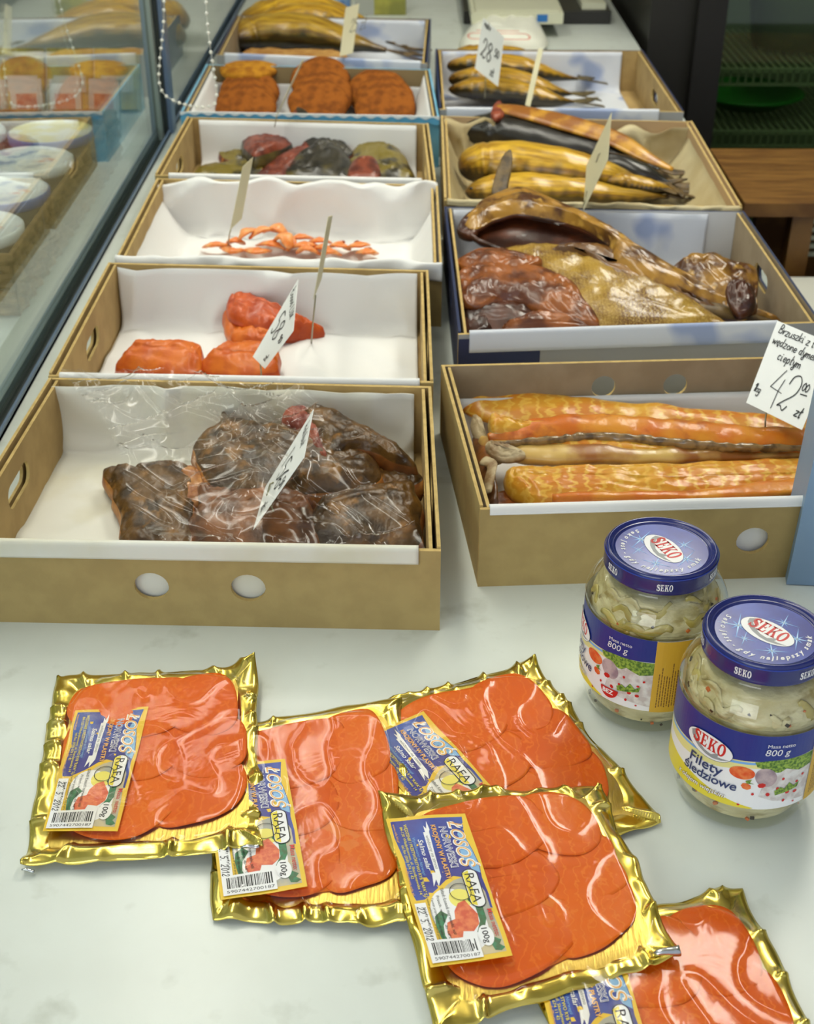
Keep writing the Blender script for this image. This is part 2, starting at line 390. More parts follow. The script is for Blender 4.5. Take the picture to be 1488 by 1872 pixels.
def grid(mb, fn, nu, nv, m, thick=0, uv=False):
    vs = [fn(i/nu, j/nv) for j in range(nv+1) for i in range(nu+1)]; w = nu+1
    fs = [(j*w+i, j*w+i+1, (j+1)*w+i+1, (j+1)*w+i) for j in range(nv) for i in range(nu)]
    if thick:
        nr = [V((0,0,0)) for _ in vs]
        for f in fs:
            q = (vs[f[1]]-vs[f[0]]).cross(vs[f[3]]-vs[f[0]])
            for i in f: nr[i] += q
        o = len(vs); low = [v - n.normalized()*thick if n.length else v for v, n in zip(vs, nr)]
        f2 = [tuple(o+i for i in reversed(f)) for f in fs]
        rim = [j*w for j in range(nv+1)]; bd = [i for i in range(w)] + [j*w+nu for j in range(1,nv+1)] + [nv*w+i for i in range(nu-1,-1,-1)] + [j*w for j in range(nv-1,0,-1)]
        f3 = [(a, o+a, o+b, b) for a, b in zip(bd, bd[1:]+bd[:1])]
        vs = vs+low; fs = fs+f2+f3
    mb.add(vs, fs, m)
def lathe(mb, prof, m, cx, cy, z0=0, n=64, fn=None):
    vs = []; fs = []
    for i, (r, z) in enumerate(prof):
        for k in range(n):
            t = 2*PI*k/n; rr = r+(fn(t, z) if fn else 0)
            vs.append(V((cx+rr*math.cos(t), cy+rr*math.sin(t), z0+z)))
    for i in range(len(prof)-1):
        for k in range(n): fs.append((i*n+k, i*n+(k+1)%n, (i+1)*n+(k+1)%n, (i+1)*n+k))
    mb.add(vs, fs, m)
# ================================================================ SETTING
m_marble = mat('white marbled laminate', c(220,227,221), .25, col2=c(212,218,211), nscale=9, ramp=(.4,.7), col3=c(190,196,186), r3=(.60,.80), n3=26, ndetail=8)
m_steel = mat('brushed grey aluminium', c(150,162,155), .4, .35)
m_gasket = mat('dark rubber', c(40,48,46), .5)
m_bluemetal = mat('blue grey painted metal', c(104,124,150), .35, .2)
m_dark = mat('near black paint', c(22,20,16), .6)
m_wall = mat('cream wall', c(196,190,160), .8)
m_floor = mat('dark floor tile', c(70,64,52), .5)
m_ceil = mat('white ceiling', c(225,224,212), .9)
b = MB(); b.box(-2.6, 3.2, -1.6, 5.6, -.94, -.90, m_floor); struct(b.build('floor'))
b = MB(); b.box(-2.6, 3.2, -.2, 5.6, 1.85, 1.9, m_ceil); struct(b.build('ceiling'))
b = MB(); b.box(-2.6, 3.2, 5.55, 5.6, -.9, 1.85, m_wall); struct(b.build('wall_back'))
b = MB(); b.box(3.15, 3.2, -.2, 5.55, -.9, 1.85, m_wall); struct(b.build('wall_right'))
m_lamp = mat('fluorescent diffuser', (1,.97,.88,1), .5, emit=5)
for i, (x, y, ly) in enumerate(((-.5,1.5,2.4), (.7,2.4,1.6))):
    t = thing('ceiling_lamp', 'long fluorescent ceiling lamp over the '+('display window' if i == 0 else 'back of the counter'), 'lamp', (x,y,1.75))
    b = MB(); b.box(x-.03,x+.03,y-ly/2-.03,y-ly/2,1.74,1.85,m_ceil); b.build('end_bracket', t); b = MB(); b.box(x-.03,x+.03,y+ly/2,y+ly/2+.03,1.74,1.85,m_ceil); b.build('end_bracket', t)
    b = MB(); b.box(x-.03,x+.03,y-ly/2,y+ly/2,1.735,1.765,m_lamp); b.build('diffuser', t)
# counter: worktop slab and the body under it
XR = .497; XL = -.436
t = thing('shop_counter', 'long white marbled shop counter with the fish boxes and salmon packs on it', 'counter', (0.03,2,-.9))
b = MB(); b.box(XL, XR, -.25, 4.3, -.035, 0, m_marble); b.build('worktop', t)
b = MB(); b.box(XL+.01, XR-.05, -.2, 4.25, -.90, -.036, m_dark); b.build('counter_body', t)
# ---- sliding window rail of the display case, left
t = thing('display_case', 'grey metal sliding-window display case along the left side of the counter', 'display case', (-.9,2,-.9))
def xat(px, py, z=0): return P(px, py, z).x
b = MB(); b.box(-.4395,-.4365,-.25,4.3,-.03,.008,m_bluemetal); b.box(-.442,-.4365,-.25,4.3,-.03,.004,m_bluemetal); b.build('outer_rail', t)
b = MB(); b.box(-.458,-.442,-.25,4.3,-.03,-.006,m_gasket); b.build('track_groove', t)
b = MB(); b.box(-.476,-.458,-.25,4.3,-.03,.004,m_steel); b.box(-.498,-.476,-.25,4.3,-.03,.001,m_steel); b.build('inner_rail', t)
b = MB(); b.box(-1.6,-.498,-.25,4.3,-.06,-.004,mat('white enamel shelf', c(190,200,202), .3)); b.build('shelf', t)
b = MB(); b.box(-1.6,-.44,-.25,4.3,-.9,-.061,m_dark); b.build('case_body', t)
m_glass = clear('window glass', (.93,.97,.95,1), 1.5, .012, boost=1.5)
pp = P(300, 243, 0)
b = MB(); b.box(-.455,-.451, -.25, pp.y-.02, -.006, .9, m_glass); b.build('sliding_pane', t)
b = MB(); b.box(-.450,-.446, pp.y+.03, 4.3, -.01, .9, m_glass); b.build('sliding_pane', t)
b = MB(); b.box(-.466,-.448, pp.y-.03, pp.y+.05, -.005, .9, m_steel); b.box(-.4475,-.440, pp.y-.01, pp.y+.035, -.005, .9, m_gasket); b.build('pane_frame', t)
b = MB(); b.box(-.4395,-.432, pp.y-.005, pp.y+.03, -.005, .9, m_bluemetal); b.build('frame_edge', t)
b = MB(); b.box(-.468,-.451, pp.y+.95, pp.y+1.0, -.005, .9, m_bluemetal); b.build('pane_frame', t)
b = MB(); b.box(-1.62,-1.6, -.25, 4.3, -.05, .9, mat('cream panel', c(170,176,160), .6)); b.build('far_panel', t)
# things behind the glass: tubs, packets, a wicker basket
m_wick = mat('brown wicker', c(140,112,70), .7, col2=c(96,72,40), nscale=60, bump=.6, bscale=120)
def basket(x0, x1, y0, y1, h, label):
    t = thing('wicker_basket', label, 'basket', ((x0+x1)/2,(y0+y1)/2,-.004))
    n = 7
    for (a, bb) in (((x0,y0),(x1,y0)),((x1,y0),(x1,y1)),((x1,y1),(x0,y1)),((x0,y1),(x0,y0))):
        b = MB(); A = V((*a,0)); B = V((*bb,0)); L = (B-A).length; nn = int(L/.035)
        for k in range(n):
            pth = []
            for i in range(nn*2+1):
                q = A.lerp(B, i/(nn*2)); d = (B-A).normalized(); w = .0035*math.cos(i*PI/1+k*PI)
                pth.append(q+V((-d.y*w, d.x*w, -.004+.008+k*(h/n))))
            b.tube(pth, h/n*.52, m_wick, 6)
        for i in range(nn+1): 
            q = A.lerp(B, i/nn); b.tube([q+V((0,0,-.003)), q+V((0,0,-.004+h))], .003, m_wick, 5)
        b.build('woven_side', t)
    b = MB(); b.tube([V((x0,y0,h-.004)),V((x1,y0,h-.004)),V((x1,y1,h-.004)),V((x0,y1,h-.004)),V((x0,y0,h-.004))], .006, m_wick, 8); b.build('rim', t)
    b = MB(); b.box(x0,x1,y0,y1,-.0035,.0,m_wick); b.build('base', t)
g0 = P(100, 578, -.004)
basket(-1.0, -.502, g0.y, g0.y+.66, .078, 'brown wicker basket behind the glass filled with white lidded tubs')
m_tub = mat('white plastic tub', c(228,232,234), .35)
m_tubp = mat('printed tub lid', c(226,230,232), .3, col2=c(150,165,195), nscale=38, ramp=(.5,.62), col3=c(205,120,100), r3=(.6,.66), n3=30)
m_tuby = mat('yellow tub print', c(222,214,150), .3, col2=c(232,234,230), nscale=30, ramp=(.45,.55))
m_tubb = mat('blue tub rim', c(90,110,170), .3)
i = 0
for r_ in range(4):
    for q in range(3):
        x = -.574-q*.14; y = g0.y+.085+r_*.145
        t = thing('food_tub', 'round lidded tub in the wicker basket, %s row, %s the glass' % (('first','second','third','farthest')[r_], ('beside','second from','third from')[q]), 'tub', (x,y,0), 'printed tubs in the wicker basket')
        b = MB(); lathe(b, [(0,0),(.05,0),(.062,.075),(.062,.078)], m_tub, x, y, 0, 28); b.build('tub_body', t, True)
        b = MB(); lathe(b, [(.0665,.07),(.067,.082),(.064,.084)], m_tubb if i % 2 else m_tub, x, y, 0, 28)
        lathe(b, [(.064,.084),(.060,.081),(0,.081)], m_tuby if i % 4 == 1 else m_tubp, x, y, 0, 28); b.build('lid', t, True)
        i += 1
t2y = g0.y+.70
m_red = mat('red packet print', c(176,84,70), .35, col2=c(200,140,120), nscale=60)
m_yel = mat('yellow packet print', c(176,160,62), .35, col2=c(140,120,50), nscale=50)
m_wht = mat('white packet print', c(196,196,190), .35)
for k in range(8):
    x = -.56-.068*k
    t = thing('food_packet', 'upright red and white food packet behind the glass, %s from the pane' % ('first','second','third','fourth','fifth','sixth','seventh','eighth')[k], 'packet', (x, t2y+.13, -.02), 'packets standing behind the glass')
    b = MB(); M = Matrix.Translation((x, t2y+.13, .0)) @ Matrix.Rotation(.15*((k%3)-1),4,'Z') @ Matrix.Rotation(-.3,4,'X')
    b.box(-.028,.028,-.006,.006,-.012,.085,m_wht,M); b.build('pouch', t)
    b = MB(); b.box(-.018,.018,-.0066,-.006,-.005,.06,m_red,M); b.build('front_print', t)
for k in range(6):
    x = -.56-.09*k
    t = thing('yellow_packet', 'yellow food packet behind the red packets, %s from the pane' % ('first','second','third','fourth','fifth','sixth')[k], 'packet', (x, t2y+.26, -.02), 'yellow packets behind the glass')
    b = MB(); M = Matrix.Translation((x, t2y+.26, .01)) @ Matrix.Rotation(-.45,4,'X')
    b.box(-.042,.042,-.008,.008,-.012,.10,m_yel,M); b.build('pouch', t)
    b = MB(); b.box(-.03,.03,-.0086,-.008,.02,.05,m_wht,M); b.build('label_print', t)
# bead chain hanging against the post
zc_ = .11
ca = [PY(300,-60,2.05), PY(299,40,2.05), PY(292,110,2.05), PY(291,150,2.05), PY(300,172,2.04), PY(318,184,2.03), PY(342,192,2.01), PY(372,196,1.99), PY(392,190,1.98), PY(396,170,1.98), PY(391,130,1.98), PY(384,85,1.98), PY(378,30,1.98), PY(374,-60,1.98)]
m_bead = mat('pearly white bead', c(225,225,215), .2)
b = MB(); path = [V(p) for p in catmull([tuple(p) for p in ca], 14)]
acc = 0; last = path[0]
for p0, p1 in zip(path, path[1:]):
    acc += (p1-p0).length
    if acc >= .0118:
        acc = 0
        lathe(b, [(.0001,-.0028),(.0020,-.0020),(.0028,0),(.0020,.0020),(.0001,.0028)], m_bead, p1.x, p1.y, p1.z, 8)
b.tube(path, .0005, m_bead, 4)
tag(b.build('bead_chain', None, True, base=path[0]), 'white bead pull chain hanging in a loop beside the display window post', 'chain')
# ---- right background: fridge, crate stool
t = thing('glass_door_fridge', 'tall dark glass-door fridge behind the counter on the right', 'fridge', (1.2,3.3,-.9))
FY = 3.05; f0 = PY(1262,100,FY).x; f1 = PY(1318,60,FY).x; XF = f0+1.3
m_fin = mat('fridge inner lining', c(140,150,122), .5)
b = MB(); b.box(f1,XF,FY+.6,FY+.64,-.9,1.3,m_fin); b.box(XF-.04,XF,FY+.06,FY+.6,-.9,1.3,m_fin); b.box(f1-.02,f1,FY+.06,FY+.6,-.9,1.3,m_fin); IC = b.build('inner_case', t)
b = MB(); b.box(.52,f1-.025,FY+.001,FY+.64,-.9,1.3,mat('dark fridge side', c(30,28,20), .5)); b.build('side_panel', t)
b = MB(); b.box(f0,f1,FY-.04,FY,-.9,1.3,m_dark); DF = b.build('door_frame', t)
b = MB(); b.box(f1,XF,FY-.02,FY-.015,-.9,1.3,clear('fridge glass',(.62,.70,.6,1),1.5,.02)); b.build('door_glass', DF)
m_wire = mat('white wire shelf', c(170,175,150), .4)
def shelf(zpx, label=None):
    z = PY(1400, zpx, FY+.05).z; b = MB()
    b.box(f1,XF-.05,FY+.06,FY+.068,z-.004,z+.006,m_wire); b.box(f1,XF-.05,FY+.06,FY+.068,z-.034,z-.028,m_wire)
    for k in range(60): b.box(f1+.01+k*.018, f1+.014+k*.018, FY+.06, FY+.5, z-.002, z+.002, m_wire); b.box(f1+.01+k*.018, f1+.014+k*.018, FY+.06, FY+.064, z-.03, z, m_wire)
    b.build('wire_shelf', IC); return z
z1 = shelf(132); z2 = shelf(246)
# things in the fridge
m_gp = mat('green plate', c(40,140,50), .4); m_bp = mat('blue lid', c(60,72,100), .4)
px = PY(1360,215,FY+.28)
b = MB(); lathe(b, [(0,.0),(.08,.0),(.135,.03),(.14,.032),(.13,.036),(.08,.008),(0,.008)], m_gp, px.x, px.y, z2+.01, 40)
tag(b.build('green_plate', None, True, base=(px.x,px.y,z2+.01)), 'green round plate on the lower shelf of the fridge', 'plate')
px = PY(1452,60,FY+.3)
t = thing('plastic_bucket', 'clear plastic bucket with a dark blue rim in the fridge', 'bucket', (px.x,px.y,z1+.01))
b = MB(); lathe(b, [(0,0),(.10,0),(.125,.15)], mat('cloudy plastic', c(150,152,122), .4), px.x, px.y, z1+.01, 40); b.build('bucket_body', t, True)
b = MB(); lathe(b, [(.125,.15),(.135,.155),(.135,.168),(.12,.172),(0,.172)], m_bp, px.x, px.y, z1+.01, 40); b.build('bucket_lid', t, True)
# crate-like wooden stool
m_wood = mat('varnished brown wood', c(140,98,44), .45, col2=c(108,70,28), nscale=10, stretch=(1,8,1))
SZ = -.12; s = P(1400,330,SZ)
t = thing('wooden_stand', 'brown wooden stand with a slatted side behind the counter on the right', 'stand', (s.x+.1,s.y,-.9))
x0 = P(1318,272,SZ); x1 = P(1488,335,SZ); ya = P(1400,372,SZ).y; yb = P(1400,272,SZ).y; xa = P(1335,330,SZ).x
b = MB(); b.box(xa,xa+.75,ya,yb,SZ-.025,SZ,m_wood); b.build('top_board', t)
b = MB(); b.box(xa+.10,xa+.14,ya+.03,ya+.07,-.9,SZ-.026,m_wood); b.build('leg', t)
b = MB(); b.box(xa+.34,xa+.39,ya+.03,ya+.07,-.9,SZ-.026,m_wood); b.build('leg', t)
b = MB(); b.box(xa+.10,xa+.7,yb-.06,yb-.03,-.9,SZ-.026,m_wood); b.build('back_board', t)
b = MB()
for k in range(5): b.box(xa+.145,xa+.335,ya+.05,ya+.06,SZ-.12+k*.016,SZ-.112+k*.016,m_wire)
b.box(xa+.21,xa+.222,ya+.045,ya+.05,SZ-.12,SZ-.05,m_wire); b.build('vent_grille', t)
b = MB(); b.box(xa+.145,xa+.335,ya+.05,ya+.07,SZ-.19,SZ-.182,m_wire); b.build('rail', t)
b = MB(); q = P(1478,545,-.25); b.box(q.x-.03,q.x+.3,q.y-.1,q.y+.1,-.27,-.25,mat('white board', c(215,215,205), .5))
tag(b.build('white_board', None, base=(q.x,q.y,-.27)), 'white flat board below the counter edge at the right', 'board')
b = MB(); b.box(q.x+.0,q.x+.28,q.y-.09,q.y+.09,-.90,-.271,m_dark); tag(b.build('low_cabinet', None, base=(q.x+.15,q.y,-.9)), 'dark low cabinet carrying the white board below the counter edge', 'cabinet')
# ---- far end of the counter: scale, bag, bits
m_cream = mat('cream plastic', c(205,205,180), .4)
a = P(1116,45,0); a0 = P(832,45,0)
t = thing('shop_scale', 'black and cream shop scale at the far end of the counter', 'scale', ((a.x+a0.x)/2,a.y+.15,0))
b = MB(); b.box(a0.x+.02,a.x,a.y,a.y+.42,.002,.03,mat('black plastic', c(38,36,32), .4)); b.build('base', t)
p0 = P(862,28,.05); p1 = P(1030,28,.05)
b = MB(); b.box(p0.x,p1.x,p0.y,p0.y+.35,.031,.055,m_cream); b.box(p0.x+.01,p1.x-.01,p0.y+.01,p0.y+.34,.055,.06,m_cream); b.build('weighing_tray', t)
b = MB(); q = P(990,14,.0605); b.box(q.x-.012,q.x+.012,p0.y-.0006,p0.y-.0001,.036,.052,mat('blue sticker', c(40,110,180), .4)); b.build('sticker', t)
b = MB(); b.box(p1.x+.06,a.x-.012,a.y+.015,a.y+.34,.031,.045,m_cream); b.build('side_plate', t)
# white carrier bag
q0 = P(848,92,0); q1 = P(988,88,0)
t = thing('carrier_bag', 'folded white plastic bag with faint red print on the counter before the scale', 'bag', ((q0.x+q1.x)/2,q0.y+.08,0))
b = MB(); slab(b, [V((q0.x,q0.y-.01,.006)),V((q1.x+.005,q0.y-.01,.008)),V((q1.x,q0.y+.19,.02)),V((q0.x+.15,q0.y+.23,.02)),V((q0.x+.03,q0.y+.18,.01))], .006, .04, mat('white bag plastic', c(236,236,222), .35), world=True, amp=.006, freq=18, power=4); b.build('bag_body', t, True)
pr = Print(); m_redp = mat('faint red print', c(226,150,130), .5)
for w in ('TEMU',): pass
stroke(pr, m_redp, rrect(0,0,.13,.028,.012)+[(.13,.016)], .004)
stroke(pr, m_redp, [(.02,.04),(.11,.04)], .004)
b = MB(); q = P(858,78,.052); pr.emit(b, lambda x,y,l: V((q.x+.0+x, q.y+.04+y*2, .0505+.002*math.sin(x*30))), 0, 0); b.build('red_print', t)
# small packets beyond the last box
for (pa, pb, z0, z1_, dy, mm, lb) in (((604,-8),(640,28),0,.09,.04,mat('blue white pack', c(150,175,200), .4, col2=c(60,110,170), nscale=30),'blue and white packet standing behind the farthest left box'),
      ((684,-8),(742,30),0,.08,.05,mat('olive yellow pack', c(165,160,70), .5, col2=c(130,130,60), nscale=20),'olive yellow packet standing behind the farthest left box'),
      ((648,-8),(684,30),0,.075,.05,mat('grey pack', c(165,168,160), .5),'grey packet between the blue and the yellow packets')):
    A = P(pa[0], pb[1]-2, 0); B = P(pb[0], pb[1]-2, 0)
    t = thing('standing_packet', lb, 'packet', ((A.x+B.x)/2,A.y+.03,0))
    b = MB(); b.box(A.x,B.x,A.y,A.y+dy,0.001,z1_,mm); b.build('pouch', t)
    b = MB(); b.box(A.x,B.x,A.y+dy*.4,A.y+dy*.6,z1_,z1_+.012,mm); b.build('top_seal', t)
# ================================================================ BOXES
m_kraft = mat('kraft cardboard', c(176,153,98), .8, col2=c(168,145,92), nscale=40, bump=.15, bscale=300)
m_kraftin = mat('inner cardboard', c(178,150,96), .8, col2=c(166,138,86), nscale=30)
m_kraftdk = mat('greyish cardboard', c(158,140,112), .8, col2=c(148,130,102), nscale=30)
m_edge = mat('corrugated edge', c(204,176,112), .85, col2=c(188,160,98), nscale=120)
m_navy = mat('navy printed cardboard', c(36,48,84), .45)
m_greyprint = mat('light grey printed board', c(160,160,158), .5)
m_sky = mat('sky blue printed board', c(110,180,214), .5, col2=c(130,195,225), nscale=30)
BH = .08
class Box:
    def __init__(s, FL, FR, BR, BL, h=BH):
        s.h = h; s.c = [P(*q, h) for q in (FL, FR, BR, BL)]
        for q in s.c: q.z = 0
        s.w = (s.c[1]-s.c[0]).length; s.d = (s.c[3]-s.c[0]).length
    def pt(s, a, dm, z):      # a: fraction across, dm: metres behind the front edge
        t = dm/s.d; p = s.c[0].lerp(s.c[1], a).lerp(s.c[3].lerp(s.c[2], a), t); p.z = z; return p
def panel(p0, p1, h, th, holes, mo, mi_, z0=0, me=None):
    """wall from p0 to p1, outer face to the right of that direction"""
    L = (p1-p0).length; vs, fs, nr = fill2d([[(0,0),(L,0),(L,h),(0,h)]]+holes, th)
    xd = (p1-p0)/L; out = V((xd.y, -xd.x, 0))
    b = MB(); mp = lambda v: p0 + xd*v.x + V((0,0,z0+v.y)) - out*(th/2-v.z)
    W_ = [mp(v) for v in vs]; fo = []; fi = []; fe = []
    for f, n in zip(fs, nr): (fo if n.z > .5 else fi if n.z < -.5 else fe).append(f)
    b.add(W_, fo, mo); b.add(W_, fi, mi_); b.add(W_, fe, me or (mo if mo in (m_navy, m_sky) else m_edge))
    return b
def oval(cx, cy, rx, ry): return ell(cx, cy, rx, ry, 24)
def slot(cx, cy, hw, r): return rrect(cx-hw, cy-r, cx+hw, cy+r, r*.98)
def make_box(bx, name, label, mo=None, mi_=None, fholes=(), bholes=(), sholes=True, front=None, side_r=None, side_l=None, th=.004, sth=.007, inb=None, group='open cardboard fish boxes'):
    mo = mo or m_kraft; mi_ = mi_ or m_kraftin
    C = bx.c; ctr = (C[0]+C[1]+C[2]+C[3])/4
    t = thing(name, label, 'box', ctr, group)
    sh = [slot(bx.d/2, .047, .032, .0115)] if sholes else []
    panel(C[0], C[1], bx.h, th, [oval(bx.w*f, .04, .0145, .0135) for f in fholes], front or mo, mi_).build('front_panel', t)
    panel(C[2], C[3], bx.h, th, [oval(bx.w*f, .052, .0125, .0125) for f in bholes], mo, inb or mi_).build('back_panel', t)
    e = V((0,0,0))
    def ins(a, b_): d = (b_-a).normalized(); return a+d*(th+.0003), b_-d*(th+.0003)
    p, q = ins(C[3], C[0]); panel(p, q, bx.h+.002, .003, sh, side_l or mo, mi_).build('side_panel', t)
    p, q = ins(C[1], C[2]); panel(p, q, bx.h+.002, .003, sh, side_r or mo, mi_).build('side_panel', t)
    # folded inner flaps of the side walls
    inx = (C[1]-C[0]).normalized()*.0065
    p, q = ins(C[3]+inx, C[0]+inx); panel(p, q, bx.h-.001, .003, sh, mi_, mi_).build('side_flap', t)
    p, q = ins(C[1]-inx, C[2]-inx); panel(p, q, bx.h-.001, .003, sh, mi_, mi_).build('side_flap', t)
    b = MB(); i_ = lambda q: q.lerp(ctr, .03)
    lo = [i_(q)+V((0,0,.0012)) for q in C]; hi = [q+V((0,0,.003)) for q in lo]
    b.add(lo+hi, [(0,1,2,3),(4,5,6,7),(0,1,5,4),(1,2,6,5),(2,3,7,6),(3,0,4,7)], mi_); b.build('bottom_panel', t)
    return t
m_paper = mat('white wrapping paper', c(234,234,232), .75, sss=0)
m_paper_s = mat('damp white paper', c(230,229,218), .55, col2=c(216,211,184), nscale=9, ramp=(.5,.72))
m_parch = mat('parchment paper', c(206,192,152), .6, col2=c(190,172,128), nscale=14)
m_bluepr = mat('white paper with blue print', c(214,218,226), .6, col2=c(158,172,206), nscale=11, ramp=(.52,.60), ndetail=2)
def liner(bx, name, label, a0=.03, a1=.97, hang=.02, top=.078, m=None, amp=.002, seed=0, fold_l=0, th=.0006, cat='paper liner', freq=22, crease=0, floor_m=None, over_back=False, ftop=.0825, leftup=0, rightup=0, rag=0):
    """paper sheet: hangs over the front rim, lines the floor, climbs the back wall"""
    m = m or m_paper
    D = bx.d
    prof = [(-.0022, bx.h-hang), (-.0022, bx.h-.004), (-.0012, ftop), (.0045, ftop), (.0075, bx.h-.012), (.0085, .020), (.014, .008), (.030, .006)]
    prof += [(.03+(D-.06)*k/8, .006) for k in range(1, 9)]
    prof += [(D-.016, .009), (D-.0095, .020), (D-.0085, .045), (D-.0075, top)]
    if over_back: prof += [(D-.004, bx.h+.003), (D+.004, bx.h+.0025)]
    pr_ = catmull(prof, 3); n = len(pr_)-1
    def fn(u, v):
        k = v*n; i = min(n-1, int(k)); f = k-i; d = pr_[i][0]*(1-f)+pr_[i+1][0]*f; z = pr_[i][1]*(1-f)+pr_[i+1][1]*f
        a = a0+(a1-a0)*u
        inner = d > .02
        s_ = math.sin(u*9+seed)*.5
        q = bx.pt(a, d, z)
        w = nz(q, freq, seed); w2 = abs(nz(q, freq*.6, seed+3))
        A = amp if inner else amp*.22
        if inner and d < D-.03: q.z += A*.8*abs(w) + crease*max(0, .25-w2)*1.5*(.5 if d < .03 else 1)
        elif inner:
            q = bx.pt(a, d-A*(1.2+1.2*w)-crease*max(0,.25-w2)*3, z + (rag*nz(V((a*1.0,0,0)), 9, seed) if z > top-.012 else 0))
        else:
            if rag: A = amp*1.3; z = z-.006*abs(nz(q, 14, seed+1))
            q = bx.pt(a, d - abs(w)*A - (crease*.5*max(0,.25-w2)*3 if rag else 0), z-rag*.5*nz(V((a,0,0)), 7, seed+2)*(1 if z < bx.h-.006 and d < 0 else 0))
        if inner and d < D-.02:
            if leftup and u < leftup: q.z = max(q.z, q.z + (1-u/leftup)**1.5*(bx.h-.004-q.z))
            if rightup and u > 1-rightup: q.z = max(q.z, q.z + (1-(1-u)/rightup)**1.5*(bx.h-.004-q.z))
        q.z = max(q.z, .0052) if inner else q.z
        return q
    b = MB(); grid(b, fn, 110, n, m, th)
    o = b.build(name, None, True, base=bx.pt(.5, D/2, .005)); tag(o, label, cat)
    return o
L1 = Box((-95,992),(806,1008),(788,706),(92,690))
L2 = Box((88,688),(792,700),(783,494),(200,480))
L3 = Box((212,474),(808,486),(800,338),(288,326))
L4 = Box((283,321),(797,332),(783,226),(343,214))
L5 = Box((330,208),(803,217),(786,127),(378,118))
L6 = Box((395,100),(781,116),(788,35),(432,28))
R1 = Box((878,932),(1722,908),(1504,650),(806,667))
R2 = Box((838,612),(1500,590),(1358,386),(812,378))
R3 = Box((812,366),(1357,380),(1264,222),(806,212))
R4 = Box((803,200),(1250,205),(1174,92),(796,90))
make_box(L1, 'cardboard_box', 'brown cardboard box with two front holes, nearest in the left row', fholes=(.405,.605), bholes=())
make_box(L2, 'cardboard_box', 'brown cardboard box with thick orange salmon pieces, second from the front in the left row')
make_box(L3, 'cardboard_box', 'brown cardboard box with thin orange salmon scraps on crumpled paper, left row', sholes=False)
make_box(L4, 'cardboard_box', 'brown cardboard box holding dark red smoked fish chunks, left row')
make_box(L5, 'cardboard_box', 'sky blue fish box with a lacy paper edge holding round fish cakes', m_sky, m_greyprint, sholes=False, front=m_sky, inb=mat('brown inner wall', c(140,120,82), .8))
make_box(L6, 'cardboard_box', 'navy sided box with big golden smoked fish, farthest in the left row', m_navy, m_kraftdk, sholes=False, front=m_greyprint)
make_box(R1, 'cardboard_box', 'brown cardboard box of long orange salmon belly strips, nearest in the right row', mi_=m_kraftdk, fholes=(.60,), bholes=(.385,.575), sholes=False)
make_box(R2, 'cardboard_box', 'navy and grey box full of split brown dried fish, right row', m_navy, m_kraftdk, sholes=True, front=m_greyprint, inb=mat('white inner board', c(205,205,205), .6))
b = MB(); 
q0 = R2.pt(.0,-.0008,0.001); q1 = R2.pt(.225,-.0008,.001); b.add([q0,q1,q1+V((0,0,.074)),q0+V((0,0,.074))], [(0,1,2,3)], m_navy)
o = b.build('navy_print', bpy.data.objects['cardboard_box.007'])
make_box(R3, 'cardboard_box', 'brown box lined with crumpled parchment holding large golden and black smoked mackerel', mi_=mat('tan parchment board', c(190,160,120), .8), sholes=False)
make_box(R4, 'cardboard_box', 'navy sided box with small golden mackerel, farthest in the right row', m_navy, m_kraftin, front=m_greyprint)
liner(L1, 'paper_liner', 'white paper sheet lining the front left box under the dark halibut', .015, .955, .012, .079, m_paper_s, .0025, 1, crease=.010)
liner(L2, 'paper_liner', 'white paper sheet lining the box of thick salmon pieces', .03, .965, .006, .079, m_paper, .003, 4, crease=.014, freq=15)
liner(L3, 'paper_liner', 'crumpled white paper spilling over the front of the salmon scrap box', .0, 1.0, .016, .080, m_paper, .004, 7, crease=.016, rag=.012, leftup=.12, rightup=.10, over_back=True, ftop=.086)
liner(L4, 'paper_liner', 'white paper sheet under the dark red smoked fish chunks', .05, .95, .004, .079, m_paper, .002, 9)
liner(L5, 'paper_liner', 'white paper edging under the round fish cakes', .03, .97, .006, .05, m_paper, .002, 11, leftup=.08, rightup=.07)
liner(L6, 'paper_liner', 'white and blue printed paper under the big golden fish', .04, .97, .018, .079, m_bluepr, .002, 13)
liner(R1, 'paper_liner', 'white paper strip lining the salmon belly box', .02, .97, .003, .010, m_paper, .001, 15)
liner(R2, 'paper_liner', 'white paper with blue print lining the split dried fish box', .03, .88, .021, .079, m_bluepr, .002, 17, crease=.006)
liner(R3, 'paper_liner', 'crumpled parchment lining the box of large mackerel', .01, .99, .002, .074, m_parch, .006, 19, leftup=.10, rightup=.12, crease=.022, rag=.02, freq=26)
liner(R4, 'paper_liner', 'white paper with blue print under the small mackerel', .03, .90, .018, .079, m_bluepr, .002, 21)
# lacy light blue edge on the fish cake box
b = MB(); m_lace = mat('light blue lace paper', c(96,178,222), .6)
m_lacew = mat('white lace paper', c(225,235,240), .6)
grid(b, lambda u, v: L5.pt(.0+u*1.0, -.003, .084-(.012+.002*math.sin(u*110))*v), 220, 2, m_lace, .0006)
grid(b, lambda u, v: L5.pt(.0+u*1.0, -.0045, .085-(.004+.0018*math.sin(u*120+1))*v), 220, 2, m_lacew, .0006)
tag(b.build('lace_paper', None, base=L5.pt(.5,0,.08)), 'light blue and white lacy paper edge on the rim of the fish cake box', 'paper')
